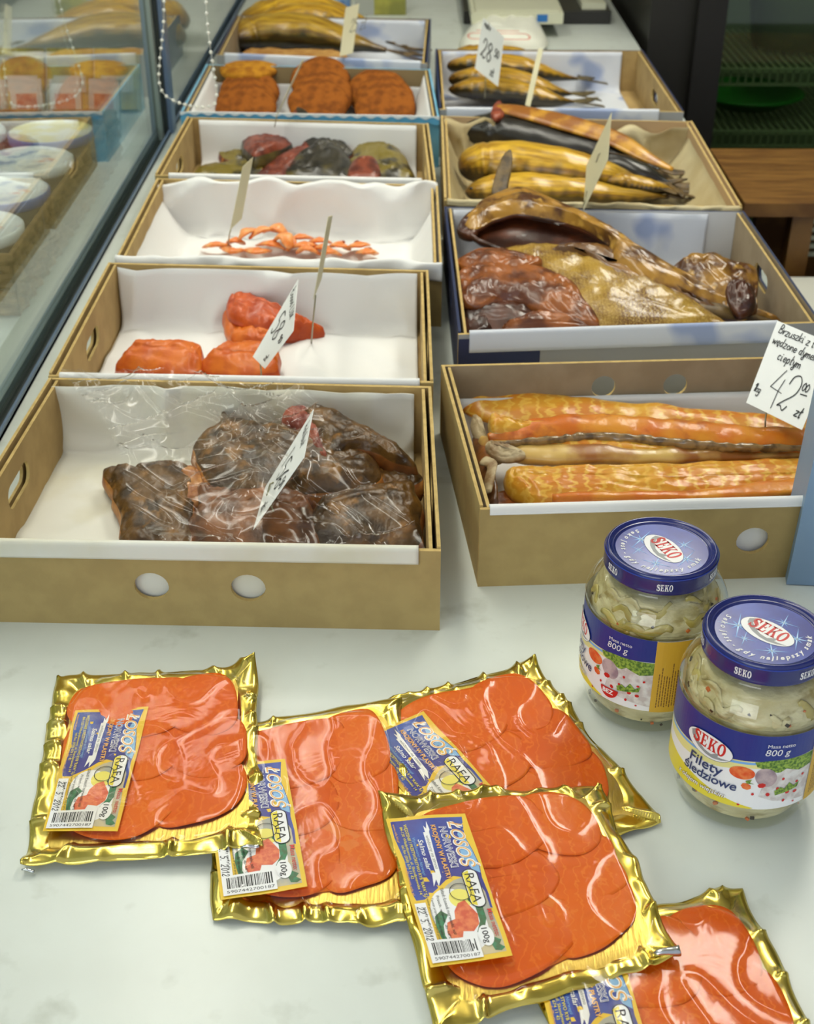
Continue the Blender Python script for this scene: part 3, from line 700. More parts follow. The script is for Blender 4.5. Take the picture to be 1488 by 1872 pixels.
# ================================================================ FISH
m_hal = mat('dark smoked skin', c(104,72,30), .36, spec=.3, col2=c(62,42,18), nscale=40, col3=c(138,94,34), r3=(.55,.7), n3=55, bump=.5, bscale=180, coat=.3, bdist=.002)
m_halcut = mat('orange brown cut flesh', c(150,88,36), .45, col2=c(190,130,60), nscale=70, bump=.5, bscale=150)
m_redcut = mat('red smoked flesh', c(160,78,50), .45, col2=c(120,44,26), nscale=60, bump=.5, bscale=140, coat=.2)
m_amber = mat('amber smoked skin', c(138,82,32), .35, col2=c(86,50,20), nscale=35, bump=.5, bscale=170, coat=.3)
m_salm = mat('cooked salmon', c(218,112,30), .42, spec=.3, col2=c(198,88,22), nscale=45, bump=.4, bscale=140, coat=.15)
m_salm2 = mat('red smoked salmon', c(206,90,30), .42, spec=.3, col2=c(176,66,20), nscale=45, bump=.4, bscale=140, coat=.2)
m_scrap = mat('thin salmon', c(234,128,50), .38, col2=c(242,168,100), nscale=70, bump=.2, bscale=120, coat=.2)
def pc(px, py, z): return P(px, py, z)
def piece(name, label, cat, pts, thick, dome, m, group=None, side=None, seed=0, extra=None, **k):
    w = slabpts(pts); base = sum(w, V())/len(w); base.z = min(p.z for p in w)-thick
    kk = dict(amp=.0030, freq=48, rimamp=.0035); kk.update(k)
    if extra:
        t = thing(name, label, cat, base, group)
        b = MB(); slab(b, pts, thick, dome, m, side=side, seed=seed, **kk); b.build(extra[0], t, True)
        for nm, fn in extra[1]: b = MB(); fn(b); b.build(nm, t, True)
        return t
    b = MB(); slab(b, pts, thick, dome, m, side=side, seed=seed, **kk)
    return tag(b.build(name, None, True, base=base), label, cat, group)
G = 'dark smoked halibut pieces in the front left box'
piece('smoked_halibut_piece', 'squarish dark halibut piece with orange cut edge, leftmost in the front box', 'fish piece',
  [(192,858,.030),(230,862,.031),(300,848,.034),(350,852,.034),(358,880,.034),(352,930,.03),(340,1000,.025),(225,1000,.025),(222,940,.026),(205,900,.028)], .02, .012, m_hal, G, m_halcut, 1,
  extra=('body', [('cut_flesh', lambda b: slab(b, [(328,866,.036),(345,852,.038),(362,860,.038),(374,900,.034),(360,918,.032),(338,915,.032),(330,895,.034)], .014, .004, m_halcut, seed=3, amp=.002, rimamp=.002))]))
piece('smoked_halibut_piece', 'broad dark brown halibut piece in the middle of the front box', 'fish piece',
  [(405,758,.045),(440,770,.05),(530,782,.055),(640,815,.055),(688,842,.05),(690,880,.045),(610,900,.042),(520,905,.042),(430,905,.04),(378,880,.04),(356,825,.042),(372,795,.045),(402,782,.045)], .03, .016, m_hal, G, m_halcut, 2, ripple=.0007)
piece('smoked_halibut_piece', 'halibut wedge with a red cut end at the upper right of the front box', 'fish piece',
  [(548,752,.066),(600,750,.068),(660,775,.066),(720,812,.058),(760,848,.05),(730,852,.05),(690,830,.055),(650,822,.06),(600,838,.06),(580,800,.062)], .03, .010, m_hal, G, m_amber, 5,
  extra=('body', [('red_cut_end', lambda b: slab(b, [(517,760,.064),(530,744,.068),(556,742,.070),(572,765,.070),(585,800,.066),(600,838,.060),(585,836,.058),(562,805,.060),(540,785,.060),(526,775,.062)], .016, .006, m_redcut, seed=8, amp=.003, rimamp=.002))]))
piece('smoked_halibut_piece', 'amber brown halibut piece under the wrap, middle front of the box', 'fish piece',
  [(345,1000,.02),(350,945,.025),(395,912,.034),(470,893,.040),(548,898,.042),(572,930,.038),(570,1000,.03)], .022, .012, m_amber, G, m_halcut, 3)
piece('smoked_halibut_piece', 'dark halibut piece in the lower right corner of the front box', 'fish piece',
  [(565,1000,.026),(572,938,.034),(612,905,.04),(690,890,.044),(752,882,.046),(762,900,.046),(768,940,.04),(752,1000,.03)], .025, .015, m_hal, G, m_halcut, 4)
piece('smoked_halibut_piece', 'small flat halibut piece tucked at the right wall under the wedge', 'fish piece',
  [(680,850,.038),(752,858,.038),(768,880,.038),(740,892,.036),(690,885,.036)], .022, .006, m_hal, G, m_halcut, 6)
piece('smoked_halibut_piece', 'small folded brown halibut scrap between the left and middle pieces', 'fish piece',
  [(362,890,.036),(385,888,.040),(428,900,.040),(440,912,.036),(400,922,.034),(366,915,.034)], .02, .006, m_amber, G, m_hal, 7)
G = 'thick salmon pieces in the second left box'
piece('salmon_piece', 'thick orange salmon block at the left front of the second box', 'fish piece',
  [(214,672,.02),(226,652,.026),(246,632,.032),(262,624,.034),(320,624,.036),(364,628,.034),(366,650,.030),(360,680,.022),(300,682,.02)], .022, .010, m_salm, G, m_salm2, 2, rings=12)
piece('salmon_piece', 'thick orange salmon block partly hidden by the white price card', 'fish piece',
  [(362,674,.02),(378,656,.026),(398,640,.032),(425,626,.034),(470,628,.036),(505,636,.034),(508,660,.028),(500,682,.022),(420,684,.02)], .022, .010, m_salm, G, m_salm2, 5, rings=12)
piece('salmon_piece', 'long red smoked salmon piece lying on top, tail towards the right', 'fish piece',
  [(416,556,.042),(426,538,.048),(450,536,.050),(490,552,.050),(530,572,.042),(570,588,.030),(590,600,.022),(560,606,.022),(520,604,.028),(480,596,.036),(440,584,.040),(420,572,.040)], .016, .008, m_salm2, G, None, 9)
piece('salmon_piece', 'short orange salmon piece under the long one', 'fish piece',
  [(410,575,.028),(425,572,.030),(470,590,.030),(500,600,.028),(505,622,.024),(470,628,.022),(425,622,.022),(416,605,.024)], .016, .008, m_salm, G, None, 11)
# salmon scraps
rs = random.Random(4)
spots = [((372,452),(395,446),(420,450)),((405,452),(425,458),(446,456)),((418,445),(430,438),(444,446)),((436,440),(450,422),(478,420)),((455,436),(480,418),(512,424)),((470,448),(498,444),(520,456)),
 ((484,424),(506,414),(524,432)),((500,440),(520,430),(530,452)),((512,428),(528,440),(528,458)),((526,440),(548,432),(572,436)),((534,452),(556,446),(582,450)),((545,462),(560,452),(584,464)),
 ((566,444),(584,438),(604,444)),((574,456),(592,450),(610,462)),((590,466),(602,458),(622,466)),((608,450),(622,446),(636,456)),((640,452),(656,446),(672,448)),((450,456),(470,458),(492,458)),((655,462),(672,458),(686,464))]
posw = ['farthest left, lying flat','left, beside the farthest left one','left, standing on edge','at the foot of the pin','arched, largest of the heap','in the middle, pale core','on top of the heap','leaning in the heap','steep one at the heap end','right of the heap','right, lying low','front right of the heap','under the card pin','right of the card','low at the front right','pale right one','alone at the far right','front of the heap','pale crumb at the far right']
for i, (a, m_, e) in enumerate(spots):
    z = .016+.012*(i in (3,4,6,7)); w = .006+.003*rs.random()
    A, M_, E = P(*a, z), P(*m_, z+.012), P(*e, z)
    pts = [V(p) for p in catmull([tuple(A), tuple(M_), tuple(E)], 6)]
    st = []
    for k, p in enumerate(pts):
        t = (pts[min(k+1, len(pts)-1)]-pts[max(k-1,0)]).normalized(); s_ = t.cross(V((0,0,1))).normalized(); u_ = s_.cross(t)
        f = .35+.65*math.sin(PI*(k+.6)/(len(pts)+.2)); st.append((p, s_*w*f*1.3, u_*.0035*f))
    b = MB(); loft(b, st, m_scrap, 12, amp=.0012, freq=120, seed=i)
    tag(b.build('salmon_scrap', None, True, base=(M_.x, M_.y, .008)), 'thin curled orange salmon scrap on white paper, '+posw[i], 'salmon scrap', 'salmon scraps on the crumpled paper')
G = 'dark red fish chunks in the third box row'
m_skin = mat('blackish fish skin', c(52,46,30), .35, col2=c(30,26,18), nscale=40, col3=c(96,84,34), r3=(.55,.72), n3=30, bump=.4, bscale=160, coat=.3)
m_goldskin = mat('golden dark skin', c(120,104,30), .35, col2=c(44,38,16), nscale=26, ramp=(.5,.58), bump=.4, bscale=160, coat=.3)
m_maroon = mat('maroon smoked flesh', c(134,60,34), .42, col2=c(88,32,18), nscale=45, col3=c(190,120,60), r3=(.66,.74), n3=60, bump=.5, bscale=140, coat=.25)
def Z(pts, z): return [(a, b_, z) for a, b_ in pts]
piece('smoked_fish_chunk', 'rounded red brown fish chunk standing at the back left of its box', 'fish chunk', Z([(444,250),(448,234),(470,220),(500,214),(516,228),(530,250),(528,266),(505,276),(466,286),(448,272)],.045), .03, .014, m_maroon, G, m_skin, 1)
piece('smoked_fish_chunk', 'blackish fish tail chunk sloping right at the middle back', 'fish chunk', [(542,206,.065),(558,206,.066),(600,236,.055),(640,272,.042),(640,286,.036),(600,282,.036),(565,268,.045),(545,240,.055)], .025, .010, m_skin, G, m_maroon, 2,
   extra=('body', [('red_cut_end', lambda b: slab(b, [(536,206,.068),(548,200,.070),(556,214,.068),(552,240,.058),(542,236,.056)], .01, .003, m_maroon, seed=3))]))
piece('smoked_fish_chunk', 'bright red fish chunk in the middle front of its box', 'fish chunk', [(470,330,.02),(484,306,.028),(512,284,.036),(545,272,.040),(572,264,.040),(566,290,.034),(540,310,.026),(525,332,.02)], .02, .010, m_maroon, G, None, 4)
piece('smoked_fish_chunk', 'black skinned domed fish chunk beside the bright red one', 'fish chunk', [(524,332,.02),(530,300,.032),(548,280,.040),(580,264,.046),(612,264,.046),(634,284,.038),(642,332,.02)], .02, .014, m_skin, G, None, 5)
piece('smoked_fish_chunk', 'golden and black domed fish chunk with a red cut face, rightmost', 'fish chunk', [(634,332,.02),(640,285,.032),(658,256,.046),(686,240,.052),(715,256,.046),(740,288,.034),(750,332,.02)], .022, .016, m_goldskin, G, None, 6,
   extra=('body', [('red_cut_face', lambda b: slab(b, [(640,322,.040),(644,296,.046),(664,286,.050),(686,290,.048),(692,322,.038)], .012, .006, m_maroon, seed=7))]))
piece('smoked_fish_chunk', 'small dark fish scrap with an olive rim at the back left', 'fish chunk', [(402,264,.03),(420,258,.034),(445,262,.034),(470,282,.028),(455,292,.024),(410,290,.024)], .02, .004, m_goldskin, G, m_maroon, 8)
piece('smoked_fish_chunk', 'flat olive brown fish chunk at the left front of its box', 'fish chunk', [(356,330,.016),(362,306,.022),(398,298,.026),(440,290,.03),(478,288,.03),(482,300,.028),(450,330,.018)], .014, .006, m_goldskin, G, m_maroon, 9)
# fish cakes
m_cake = mat('fried breaded cake', c(152,86,24), .8, spec=.2, col2=c(120,64,16), nscale=60, bump=.6, bscale=260)
m_cakel = mat('golden breaded cake', c(190,132,34), .8, spec=.2, col2=c(152,94,22), nscale=60, bump=.6, bscale=260)
cakes = [(455,130,.070,.0,0,'golden brown fish cake lying flat on top, farthest left',1),
 (455,172,.045,32,0,'brown fish cake leaning at the back of the left pile',0),(450,186,.038,34,0,'brown fish cake in the middle of the left pile',0),(450,200,.032,34,0,'brown fish cake at the front of the left pile',0),
 (586,146,.062,30,0,'brown fish cake high at the back of the middle pile',0),(590,176,.046,34,0,'brown fish cake in the centre of the middle pile',0),(582,190,.038,34,0,'brown fish cake at the front of the middle pile',0),
 (690,170,.045,34,0,'brown fish cake at the back of the right pile',0),(702,184,.038,34,0,'brown fish cake in the middle of the right pile',0),(704,198,.032,34,0,'brown fish cake at the front of the right pile',0)]
for i, (px, py, z, tilt, _, lb, gold) in enumerate(cakes):
    p = P(px, py, z); b = MB(); R_ = .055
    prof = [(.0001,-.011),(.03,-.0115),(.047,-.009),(.054,-.003),(.0555,.002),(.052,.007),(.042,.0105),(.02,.0118),(.0001,.012)]
    lathe(b, prof, m_cakel if gold else m_cake, 0, 0, 0, 36, lambda t, zz, i=i: .0012*math.sin(3*t+i)+.0007*math.sin(7*t+2*i))
    M = Matrix.Rotation(math.radians(tilt), 4, 'X')
    b.v = [M @ q + p + V((0,0,.0006*nz(q,120,i))) for q in b.v]
    tag(b.build('fish_cake', None, True, base=(p.x,p.y,p.z-.012)), lb, 'fish cake', 'round fish cakes in the sky blue box')
# whole fish
def fishmat(name, back, belly, split=(.45,.6), speck=None, stripes=None, up=.25):
    m = bpy.data.materials.new(name); m.use_nodes = True; nt = m.node_tree; N = nt.nodes; L = nt.links; b = N['Principled BSDF']
    b.inputs['Roughness'].default_value = .3; b.inputs['Coat Weight'].default_value = .25; b.inputs['Coat Roughness'].default_value = .15
    tc = N.new('ShaderNodeTexCoord'); sx = N.new('ShaderNodeSeparateXYZ'); L.new(tc.outputs['UV'], sx.inputs[0])
    # height round the body: cos of (v-up)
    m1 = N.new('ShaderNodeMath'); m1.operation = 'SUBTRACT'; m1.inputs[1].default_value = up; L.new(sx.outputs[1], m1.inputs[0])
    m2 = N.new('ShaderNodeMath'); m2.operation = 'MULTIPLY'; m2.inputs[1].default_value = 2*PI; L.new(m1.outputs[0], m2.inputs[0])
    m3 = N.new('ShaderNodeMath'); m3.operation = 'COSINE'; L.new(m2.outputs[0], m3.inputs[0])
    n = N.new('ShaderNodeTexNoise'); n.inputs['Scale'].default_value = 25; n.inputs['Detail'].default_value = 4; L.new(tc.outputs['Object'], n.inputs[0])
    m4 = N.new('ShaderNodeMath'); m4.operation = 'MULTIPLY_ADD'; m4.inputs[1].default_value = .5; L.new(n.outputs['Fac'], m4.inputs[0]); 
    m5 = N.new('ShaderNodeMath'); m5.operation = 'MULTIPLY_ADD'; m5.inputs[1].default_value = .5; m5.inputs[2].default_value = .2; L.new(m3.outputs[0], m5.inputs[0]); L.new(m5.outputs[0], m4.inputs[2])
    if stripes:
        wv = N.new('ShaderNodeMath'); wv.operation = 'SINE'; m6 = N.new('ShaderNodeMath'); m6.operation = 'MULTIPLY'; m6.inputs[1].default_value = stripes; L.new(sx.outputs[0], m6.inputs[0]); L.new(m6.outputs[0], wv.inputs[0])
        m7 = N.new('ShaderNodeMath'); m7.operation = 'MULTIPLY_ADD'; m7.inputs[1].default_value = .05; L.new(wv.outputs[0], m7.inputs[0]); L.new(m4.outputs[0], m7.inputs[2]); o = m7.outputs[0]
    else: o = m4.outputs[0]
    r = N.new('ShaderNodeValToRGB'); e = r.color_ramp.elements; e[0].position = split[0]; e[0].color = belly; e[1].position = split[1]; e[1].color = back
    L.new(o, r.inputs[0])
    st_ = N.new('ShaderNodeTexNoise'); st_.inputs['Scale'].default_value = 1; st_.inputs['Detail'].default_value = 5
    mpn = N.new('ShaderNodeMapping'); mpn.inputs['Scale'].default_value = (7, 26, 1); L.new(tc.outputs['UV'], mpn.inputs[0]); L.new(mpn.outputs[0], st_.inputs[0])
    rs_ = N.new('ShaderNodeValToRGB'); e = rs_.color_ramp.elements; e[0].position = .40; e[0].color = (.42,.30,.16,1); e[1].position = .56; e[1].color = (1,1,1,1); L.new(st_.outputs['Fac'], rs_.inputs[0])
    mxs = N.new('ShaderNodeMix'); mxs.data_type = 'RGBA'; mxs.blend_type = 'MULTIPLY'; mxs.inputs[0].default_value = .75; L.new(r.outputs[0], mxs.inputs[6]); L.new(rs_.outputs[0], mxs.inputs[7])
    # darker head and tail ends
    r2 = N.new('ShaderNodeValToRGB'); e = r2.color_ramp.elements; e[0].position = .03; e[0].color = (.22,.16,.12,1); e[1].position = .17; e[1].color = (1,1,1,1)
    k = e.new(.72); k.color = (1,1,1,1); k = e.new(.92); k.color = (.3,.27,.25,1)
    L.new(sx.outputs[0], r2.inputs[0])
    mx = N.new('ShaderNodeMix'); mx.data_type = 'RGBA'; mx.blend_type = 'MULTIPLY'; mx.inputs[0].default_value = 1; L.new(mxs.outputs[2], mx.inputs[6]); L.new(r2.outputs[0], mx.inputs[7]); L.new(mx.outputs[2], b.inputs['Base Color'])
    n2 = N.new('ShaderNodeTexNoise'); n2.inputs['Scale'].default_value = 160; L.new(tc.outputs['Object'], n2.inputs[0])
    bp = N.new('ShaderNodeBump'); bp.inputs['Strength'].default_value = .3; bp.inputs['Distance'].default_value = .001; L.new(n2.outputs[0], bp.inputs['Height']); L.new(bp.outputs[0], b.inputs['Normal'])
    return m
m_mack = fishmat('golden mackerel skin', c(58,48,16), c(200,156,40), (.45,.72), stripes=90, up=.64)
m_gold = fishmat('bright golden skin', c(92,74,24), c(216,172,44), (.50,.80), up=.64, stripes=110)
m_black = fishmat('black smoked skin', c(34,30,24), c(44,38,26), (.3,.9))
m_olive = fishmat('olive golden skin', c(62,56,20), c(186,148,40), (.42,.75), up=.66)
m_eye = mat('dark fish eye', c(30,18,14), .15); m_fin = mat('dark brown fin', c(66,50,26), .5, col2=c(110,86,44), nscale=60)
def whole_fish(label, spine, hh, hw, m, group, name='smoked_mackerel', tail=True, tl=.045, tspread=.03, eye=True, seed=0, dorsal=True, tailm=None, gill=.2):
    pts = [P(*q) for q in spine]; pts = [V(p) for p in catmull([tuple(p) for p in pts], 12)]; n = len(pts)
    base = V(pts[n//3]); base.z = max(.006, min(p.z for p in pts)-hh)
    t = thing(name, label, 'fish', base, group)
    st = []; prf = catmull([(0,.12),(.03,.34),(.09,.62),(.18,.86),(.3,1),(.45,1),(.6,.86),(.75,.58),(.88,.3),(.96,.17),(1,.15)], 6)
    def R_(u):
        for a, b_ in zip(prf, prf[1:]):
            if a[0] <= u <= b_[0]: return a[1]+(b_[1]-a[1])*(u-a[0])/max(1e-6, b_[0]-a[0])
        return prf[-1][1]
    for k, p in enumerate(pts):
        u = k/(n-1); tg = (pts[min(k+1,n-1)]-pts[max(k-1,0)]).normalized(); s_ = V((0,0,1)).cross(tg).normalized(); u_ = tg.cross(s_)
        f = R_(u); g = 1.06 if abs(u-gill) < .02 else (.96 if gill < u < gill+.05 else 1)
        st.append((p, s_*hw*f*g, u_*hh*f*g))
    b = MB(); loft(b, st, m, 36, sq=2.1, amp=.0026, freq=34, seed=seed); BODY = b.build('body', t, True)
    p0, p1 = pts[0], pts[-1]; tg = (pts[-1]-pts[-3]).normalized(); sd = V((0,0,1)).cross(tg).normalized(); hd = (pts[3]-pts[0]).normalized(); hs = V((0,0,1)).cross(hd).normalized()
    if tail:
        b = MB(); q = p1-tg*.004
        for sg in (1,-1):
            A = q+sd*sg*.003; out = [A-tg*.002+V((0,0,.0015)), q+tg*tl*.42+sd*sg*tspread*.52+V((0,0,.003)), q+tg*tl+sd*sg*tspread+V((0,0,.004)), q+tg*tl*.8+sd*sg*tspread*.45+V((0,0,.003)), q+tg*tl*.5+sd*sg*.003]
            slab(b, out, .0018, .0008, tailm or m_fin, world=True, rings=3, per=3, amp=.0005, freq=200)
        b.build('tail_fin', t, True)
    if dorsal:
        b = MB(); k = int(n*.5); q = pts[k]; d = (pts[k+2]-pts[k-2]).normalized(); s_ = V((0,0,1)).cross(d).normalized(); f = R_(k/(n-1))
        slab(b, [q+s_*hw*f*.8, q+s_*(hw*f+.008)+d*.006, q+s_*(hw*f+.006)+d*.02, q+s_*hw*f*.75+d*.028], .0015, .0005, m_fin, world=True, rings=3, per=3)
        b.build('dorsal_fin', t, True)
    if eye:
        b = MB(); k = max(1, int(n*.07)); q = pts[k]+V((0,0,hh*R_(k/(n-1))*.72))-hs*hw*.25
        lathe(b, [(.0001,.0015),(.003,.001),(.0042,-.0005),(.003,-.002)], m_eye, q.x, q.y, q.z, 14); b.build('eye', BODY, True)
    return t
G = 'big golden fish in the farthest left box'
whole_fish('big golden fish lying at the back of the farthest left box', [(440,46,.05),(500,24,.055),(580,22,.06),(650,42,.05),(712,66,.035)], .034, .042, m_gold, G, 'golden_smoked_fish', tl=.08, tspread=.03, seed=1)
whole_fish('big golden green fish in front, head to the left', [(420,74,.042),(470,60,.05),(560,58,.055),(640,76,.045),(706,92,.03)], .036, .046, m_olive, G, 'golden_smoked_fish', tl=.09, tspread=.028, seed=2)
whole_fish('golden fish squeezed between the two others, tail to the right', [(450,58,.05),(520,38,.06),(600,36,.06),(665,60,.045),(722,80,.03)], .032, .036, m_mack, G, 'golden_smoked_fish', eye=False, tl=.08, seed=3)
piece('smoked_fillet', 'thin tan fillet edge showing along the front of the farthest left box', 'fish piece', Z([(440,104),(460,92),(520,90),(620,96),(625,106),(540,112)],.03), .02, .008, mat('tan flesh', c(196,150,84), .5, col2=c(170,118,56), nscale=40))
G = 'small golden mackerel in the farthest right box'
rr4 = [([(818,104,.045),(870,102,.05),(940,106,.05),(1000,120,.04),(1052,134,.034)],'farthest back'),([(816,120,.05),(870,118,.055),(950,124,.055),(1010,138,.042),(1056,144,.034)],'second from the back'),
       ([(820,146,.042),(880,142,.048),(950,150,.045),(1010,166,.034),(1046,172,.028)],'third from the back'),([(820,164,.036),(880,162,.04),(950,170,.036),(1010,182,.03),(1050,186,.026)],'nearest the front edge')]
for i, (sp, w_) in enumerate(rr4):
    whole_fish('small golden mackerel in the farthest right box, '+w_, sp, .021, .026, m_mack, G, seed=10+i, tl=.055, tspread=.034, tailm=mat('olive tail', c(104,88,44), .5, col2=c(60,50,26), nscale=50))
G = 'large mackerel on parchment'
whole_fish('black smoked fish lying along the back of the parchment box', [(838,236,.056),(900,240,.056),(1000,258,.052),(1100,280,.045),(1170,300,.04),(1205,312,.036)], .032, .040, m_black, G, seed=20, tl=.05, tspread=.035, dorsal=False, eye=False)
whole_fish('bright golden mackerel lying in front of the black fish', [(840,310,.044),(880,300,.05),(960,302,.05),(1060,316,.045),(1130,326,.04),(1180,334,.038)], .034, .040, m_gold, G, seed=21, tl=.06, tspread=.04, tailm=m_fin)
whole_fish('golden fish half hidden along the front wall of the parchment box', [(850,352,.03),(920,348,.034),(1020,350,.034),(1130,358,.03),(1220,360,.026)], .024, .03, m_gold, G, seed=22, tl=.06)
whole_fish('dark slender fish tail lying across the right end of the parchment box', [(1050,300,.05),(1110,300,.05),(1160,314,.045),(1200,326,.04),(1225,336,.036)], .018, .02, m_black, G, seed=24, tl=.045, tspread=.035, eye=False, dorsal=False)
whole_fish('dark fish tail at the far right corner of the parchment box', [(1100,330,.04),(1150,335,.04),(1180,342,.036),(1210,346,.034),(1235,350,.032)], .014, .016, m_mack, G, seed=26, tl=.045, tspread=.03, eye=False, dorsal=False)
def ribbon(b, sp, m, n=20, amp=.001, freq=50, seed=0, sq=2.2, per=5):
    pts = [(*P(q[0], q[1], q[2]), q[3], q[4], q[5] if len(q) > 5 else 0) for q in sp]; pts = catmull(pts, per)
    st = []
    for k, q in enumerate(pts):
        p = V(q[:3]); tg = (V(pts[min(k+1,len(pts)-1)][:3])-V(pts[max(k-1,0)][:3])).normalized(); s_ = V((0,0,1)).cross(tg).normalized(); u_ = tg.cross(s_)
        ct, sn = math.cos(q[5]), math.sin(q[5]); st.append((p, (s_*ct+u_*sn)*q[3], (u_*ct-s_*sn)*q[4]))
    loft(b, st, m, n, sq, amp, freq, seed)
m_rib = mat('golden belly fold', c(206,150,44), .38, col2=c(150,90,24), nscale=36, coat=.3)
p_ = P(950,230,.08); t = thing('split_mackerel', 'opened mackerel with a golden belly edge on top of the black fish', 'fish', p_, 'large mackerel on parchment')
b = MB(); ribbon(b, [(908,196,.092,.010,.004,.3),(960,206,.092,.016,.005,.3),(1040,226,.086,.020,.006,.3),(1120,252,.074,.018,.005,.3),(1180,286,.06,.012,.004,.3),(1230,310,.048,.004,.002,.3)], m_rib, seed=3); b.build('belly_edge', t, True)
b = MB(); slab(b, [(904,190,.094),(916,186,.094),(922,206,.090),(908,214,.088),(898,208,.09)], .008, .003, m_redcut); b.build('cut_end', t, True)
# split dried fish
m_brz = mat('bronze dried skin', c(170,124,46), .3, col2=c(88,50,20), nscale=24, ramp=(.44,.58), col3=c(206,160,72), r3=(.58,.7), n3=46, bump=.5, bscale=110, coat=.35)
m_brzd = mat('dark bronze dried skin', c(104,68,28), .34, col2=c(150,104,40), nscale=40, ramp=(.5,.66), bump=.6, bscale=110, coat=.35)
m_brzg = mat('golden scaled skin', c(172,134,46), .28, col2=c(112,74,22), nscale=20, ramp=(.42,.6), bump=.6, bscale=170, coat=.35, wave=(70,9,.72,c(196,164,84),6))
m_red = mat('mahogany inner flesh', c(88,42,18), .34, col2=c(50,22,12), nscale=26, bump=.5, bscale=110, coat=.35)
m_org = mat('orange dried flesh', c(158,88,32), .34, col2=c(96,46,16), nscale=28, ramp=(.42,.6), bump=.5, bscale=120, coat=.35)
G = 'split dried fish in the blue printed box'
p_ = P(1060,470,.02); t = thing('split_dried_fish', 'split brown fish on top, mouth gaping to the upper left, tail to the right', 'fish', p_, G)
b = MB(); slab(b, [(838,414,.085),(862,392,.09),(900,372,.095),(960,375,.095),(1040,398,.09),(1100,424,.085),(1112,440,.08),(1040,446,.078),(960,462,.078),(905,448,.08),(868,430,.082)], .01, -.012, m_red, spine=[(900,415,.082),(1050,425,.082)], amp=.003, rimamp=.004, freq=45); b.build('inner_flesh', t, True)
b = MB(); slab(b, [(846,404,.088),(872,374,.098),(910,350,.104),(952,342,.108),(1000,358,.108),(1060,384,.106),(1110,410,.104),(1170,448,.094),(1240,490,.078),(1310,528,.060),(1380,562,.044),(1428,588,.034),(1385,588,.034),(1300,566,.046),(1230,540,.058),(1165,506,.072),(1125,474,.082),(1108,444,.088),(1050,412,.094),(1000,400,.096),(950,392,.096),(905,402,.092),(868,420,.086)], .006, .007, m_brz,
  spine=[(890,388,.098),(950,368,.106),(1040,394,.104),(1110,430,.100),(1180,478,.084),(1270,530,.062),(1370,572,.042)], per=7, rings=12, amp=.0036, freq=34, rimamp=.003, side=m_red, power=2.2); b.build('upper_skin', t, True)
b = MB(); slab(b, [(1008,456,.082),(1050,444,.088),(1110,448,.088),(1170,480,.080),(1240,522,.068),(1310,560,.052),(1370,580,.042),(1300,580,.042),(1230,556,.054),(1160,520,.068),(1090,478,.078),(1050,464,.080)], .006, .004, m_brzd, spine=[(1040,456,.084),(1140,484,.078),(1300,566,.048)], amp=.003, freq=40, rimamp=.003, side=m_red); b.build('lower_skin', t, True)
b = MB(); slab(b, [(900,352,.102),(906,318,.118),(920,284,.134),(934,274,.138),(936,300,.128),(930,330,.112),(924,352,.102)], .004, .001, m_fin, rings=4); b.build('pectoral_fin', t, True)
b = MB(); slab(b, [(838,418,.082),(846,398,.092),(866,384,.094),(880,400,.09),(866,425,.084)], .012, .003, m_red, amp=.003); b.build('mouth', t, True)
p_ = P(1100,540,.02); t = thing('split_dried_fish', 'large split fish with golden scaled side filling the middle front', 'fish', p_, G)
b = MB(); slab(b, [(880,470,.066),(960,448,.074),(1040,450,.076),(1120,474,.074),(1200,512,.068),(1280,556,.056),(1330,592,.046),(1330,610,.04),(1080,610,.04),(1010,580,.046),(930,520,.058)], .018, .014, m_brzg, spine=[(980,490,.066),(1120,545,.056),(1240,585,.046)], amp=.003, freq=30, rimamp=.003); b.build('scaled_side', t, True)
b = MB(); slab(b, [(834,512,.07),(850,490,.074),(900,474,.08),(970,482,.082),(1030,505,.08),(1066,540,.074),(1092,590,.058),(1050,580,.06),(990,562,.062),(930,548,.064),(880,556,.062),(848,548,.064)], .010, .006, m_org, spine=[(880,518,.072),(1010,540,.070)], amp=.004, freq=35, rimamp=.005); b.build('orange_flap', t, True)
b = MB(); slab(b, [(836,478,.074),(860,462,.08),(900,452,.084),(960,462,.084),(990,480,.082),(930,490,.08),(870,498,.076)], .010, .005, m_org, amp=.004, freq=50, rimamp=.005); b.build('cheek', t, True)
p_ = P(1310,530,.02); t = thing('split_dried_fish', 'fish with a curled golden brown head at the right of the pile', 'fish', p_, G)
b = MB(); slab(b, [(1232,490,.07),(1256,472,.078),(1300,466,.08),(1350,480,.078),(1384,492,.07),(1384,530,.06),(1376,566,.05),(1330,572,.046),(1290,548,.052),(1252,520,.06)], .016, .012, m_brz, amp=.004, freq=40, rimamp=.004); b.build('head', t, True)
b = MB(); slab(b, [(1330,520,.076),(1352,512,.078),(1376,524,.074),(1380,556,.062),(1352,568,.058),(1334,545,.066)], .012, .006, m_red, amp=.004, freq=60); b.build('gill', t, True)
b = MB(); ribbon(b, [(1240,560,.046,.012,.008),(1320,570,.044,.014,.008),(1390,584,.036,.008,.004),(1428,594,.03,.003,.002)], m_fin, amp=.002); b.build('tail', t, True)
p_ = P(930,580,.02); t = thing('split_dried_fish', 'dark fish at the bottom left of the pile with an orange flesh edge', 'fish', p_, G)
b = MB(); slab(b, [(846,560,.052),(890,552,.056),(960,556,.056),(1030,580,.05),(1060,600,.044),(1040,615,.04),(860,615,.04)], .016, .006, m_red, amp=.003, rimamp=.003); b.build('inner_flesh', t, True)
b = MB(); slab(b, [(920,594,.056),(960,574,.06),(1010,570,.062),(1090,596,.052),(1080,612,.046),(930,612,.046)], .008, .004, m_org, amp=.003, rimamp=.003); b.build('flesh_edge', t, True)
p_ = P(890,520,.02)
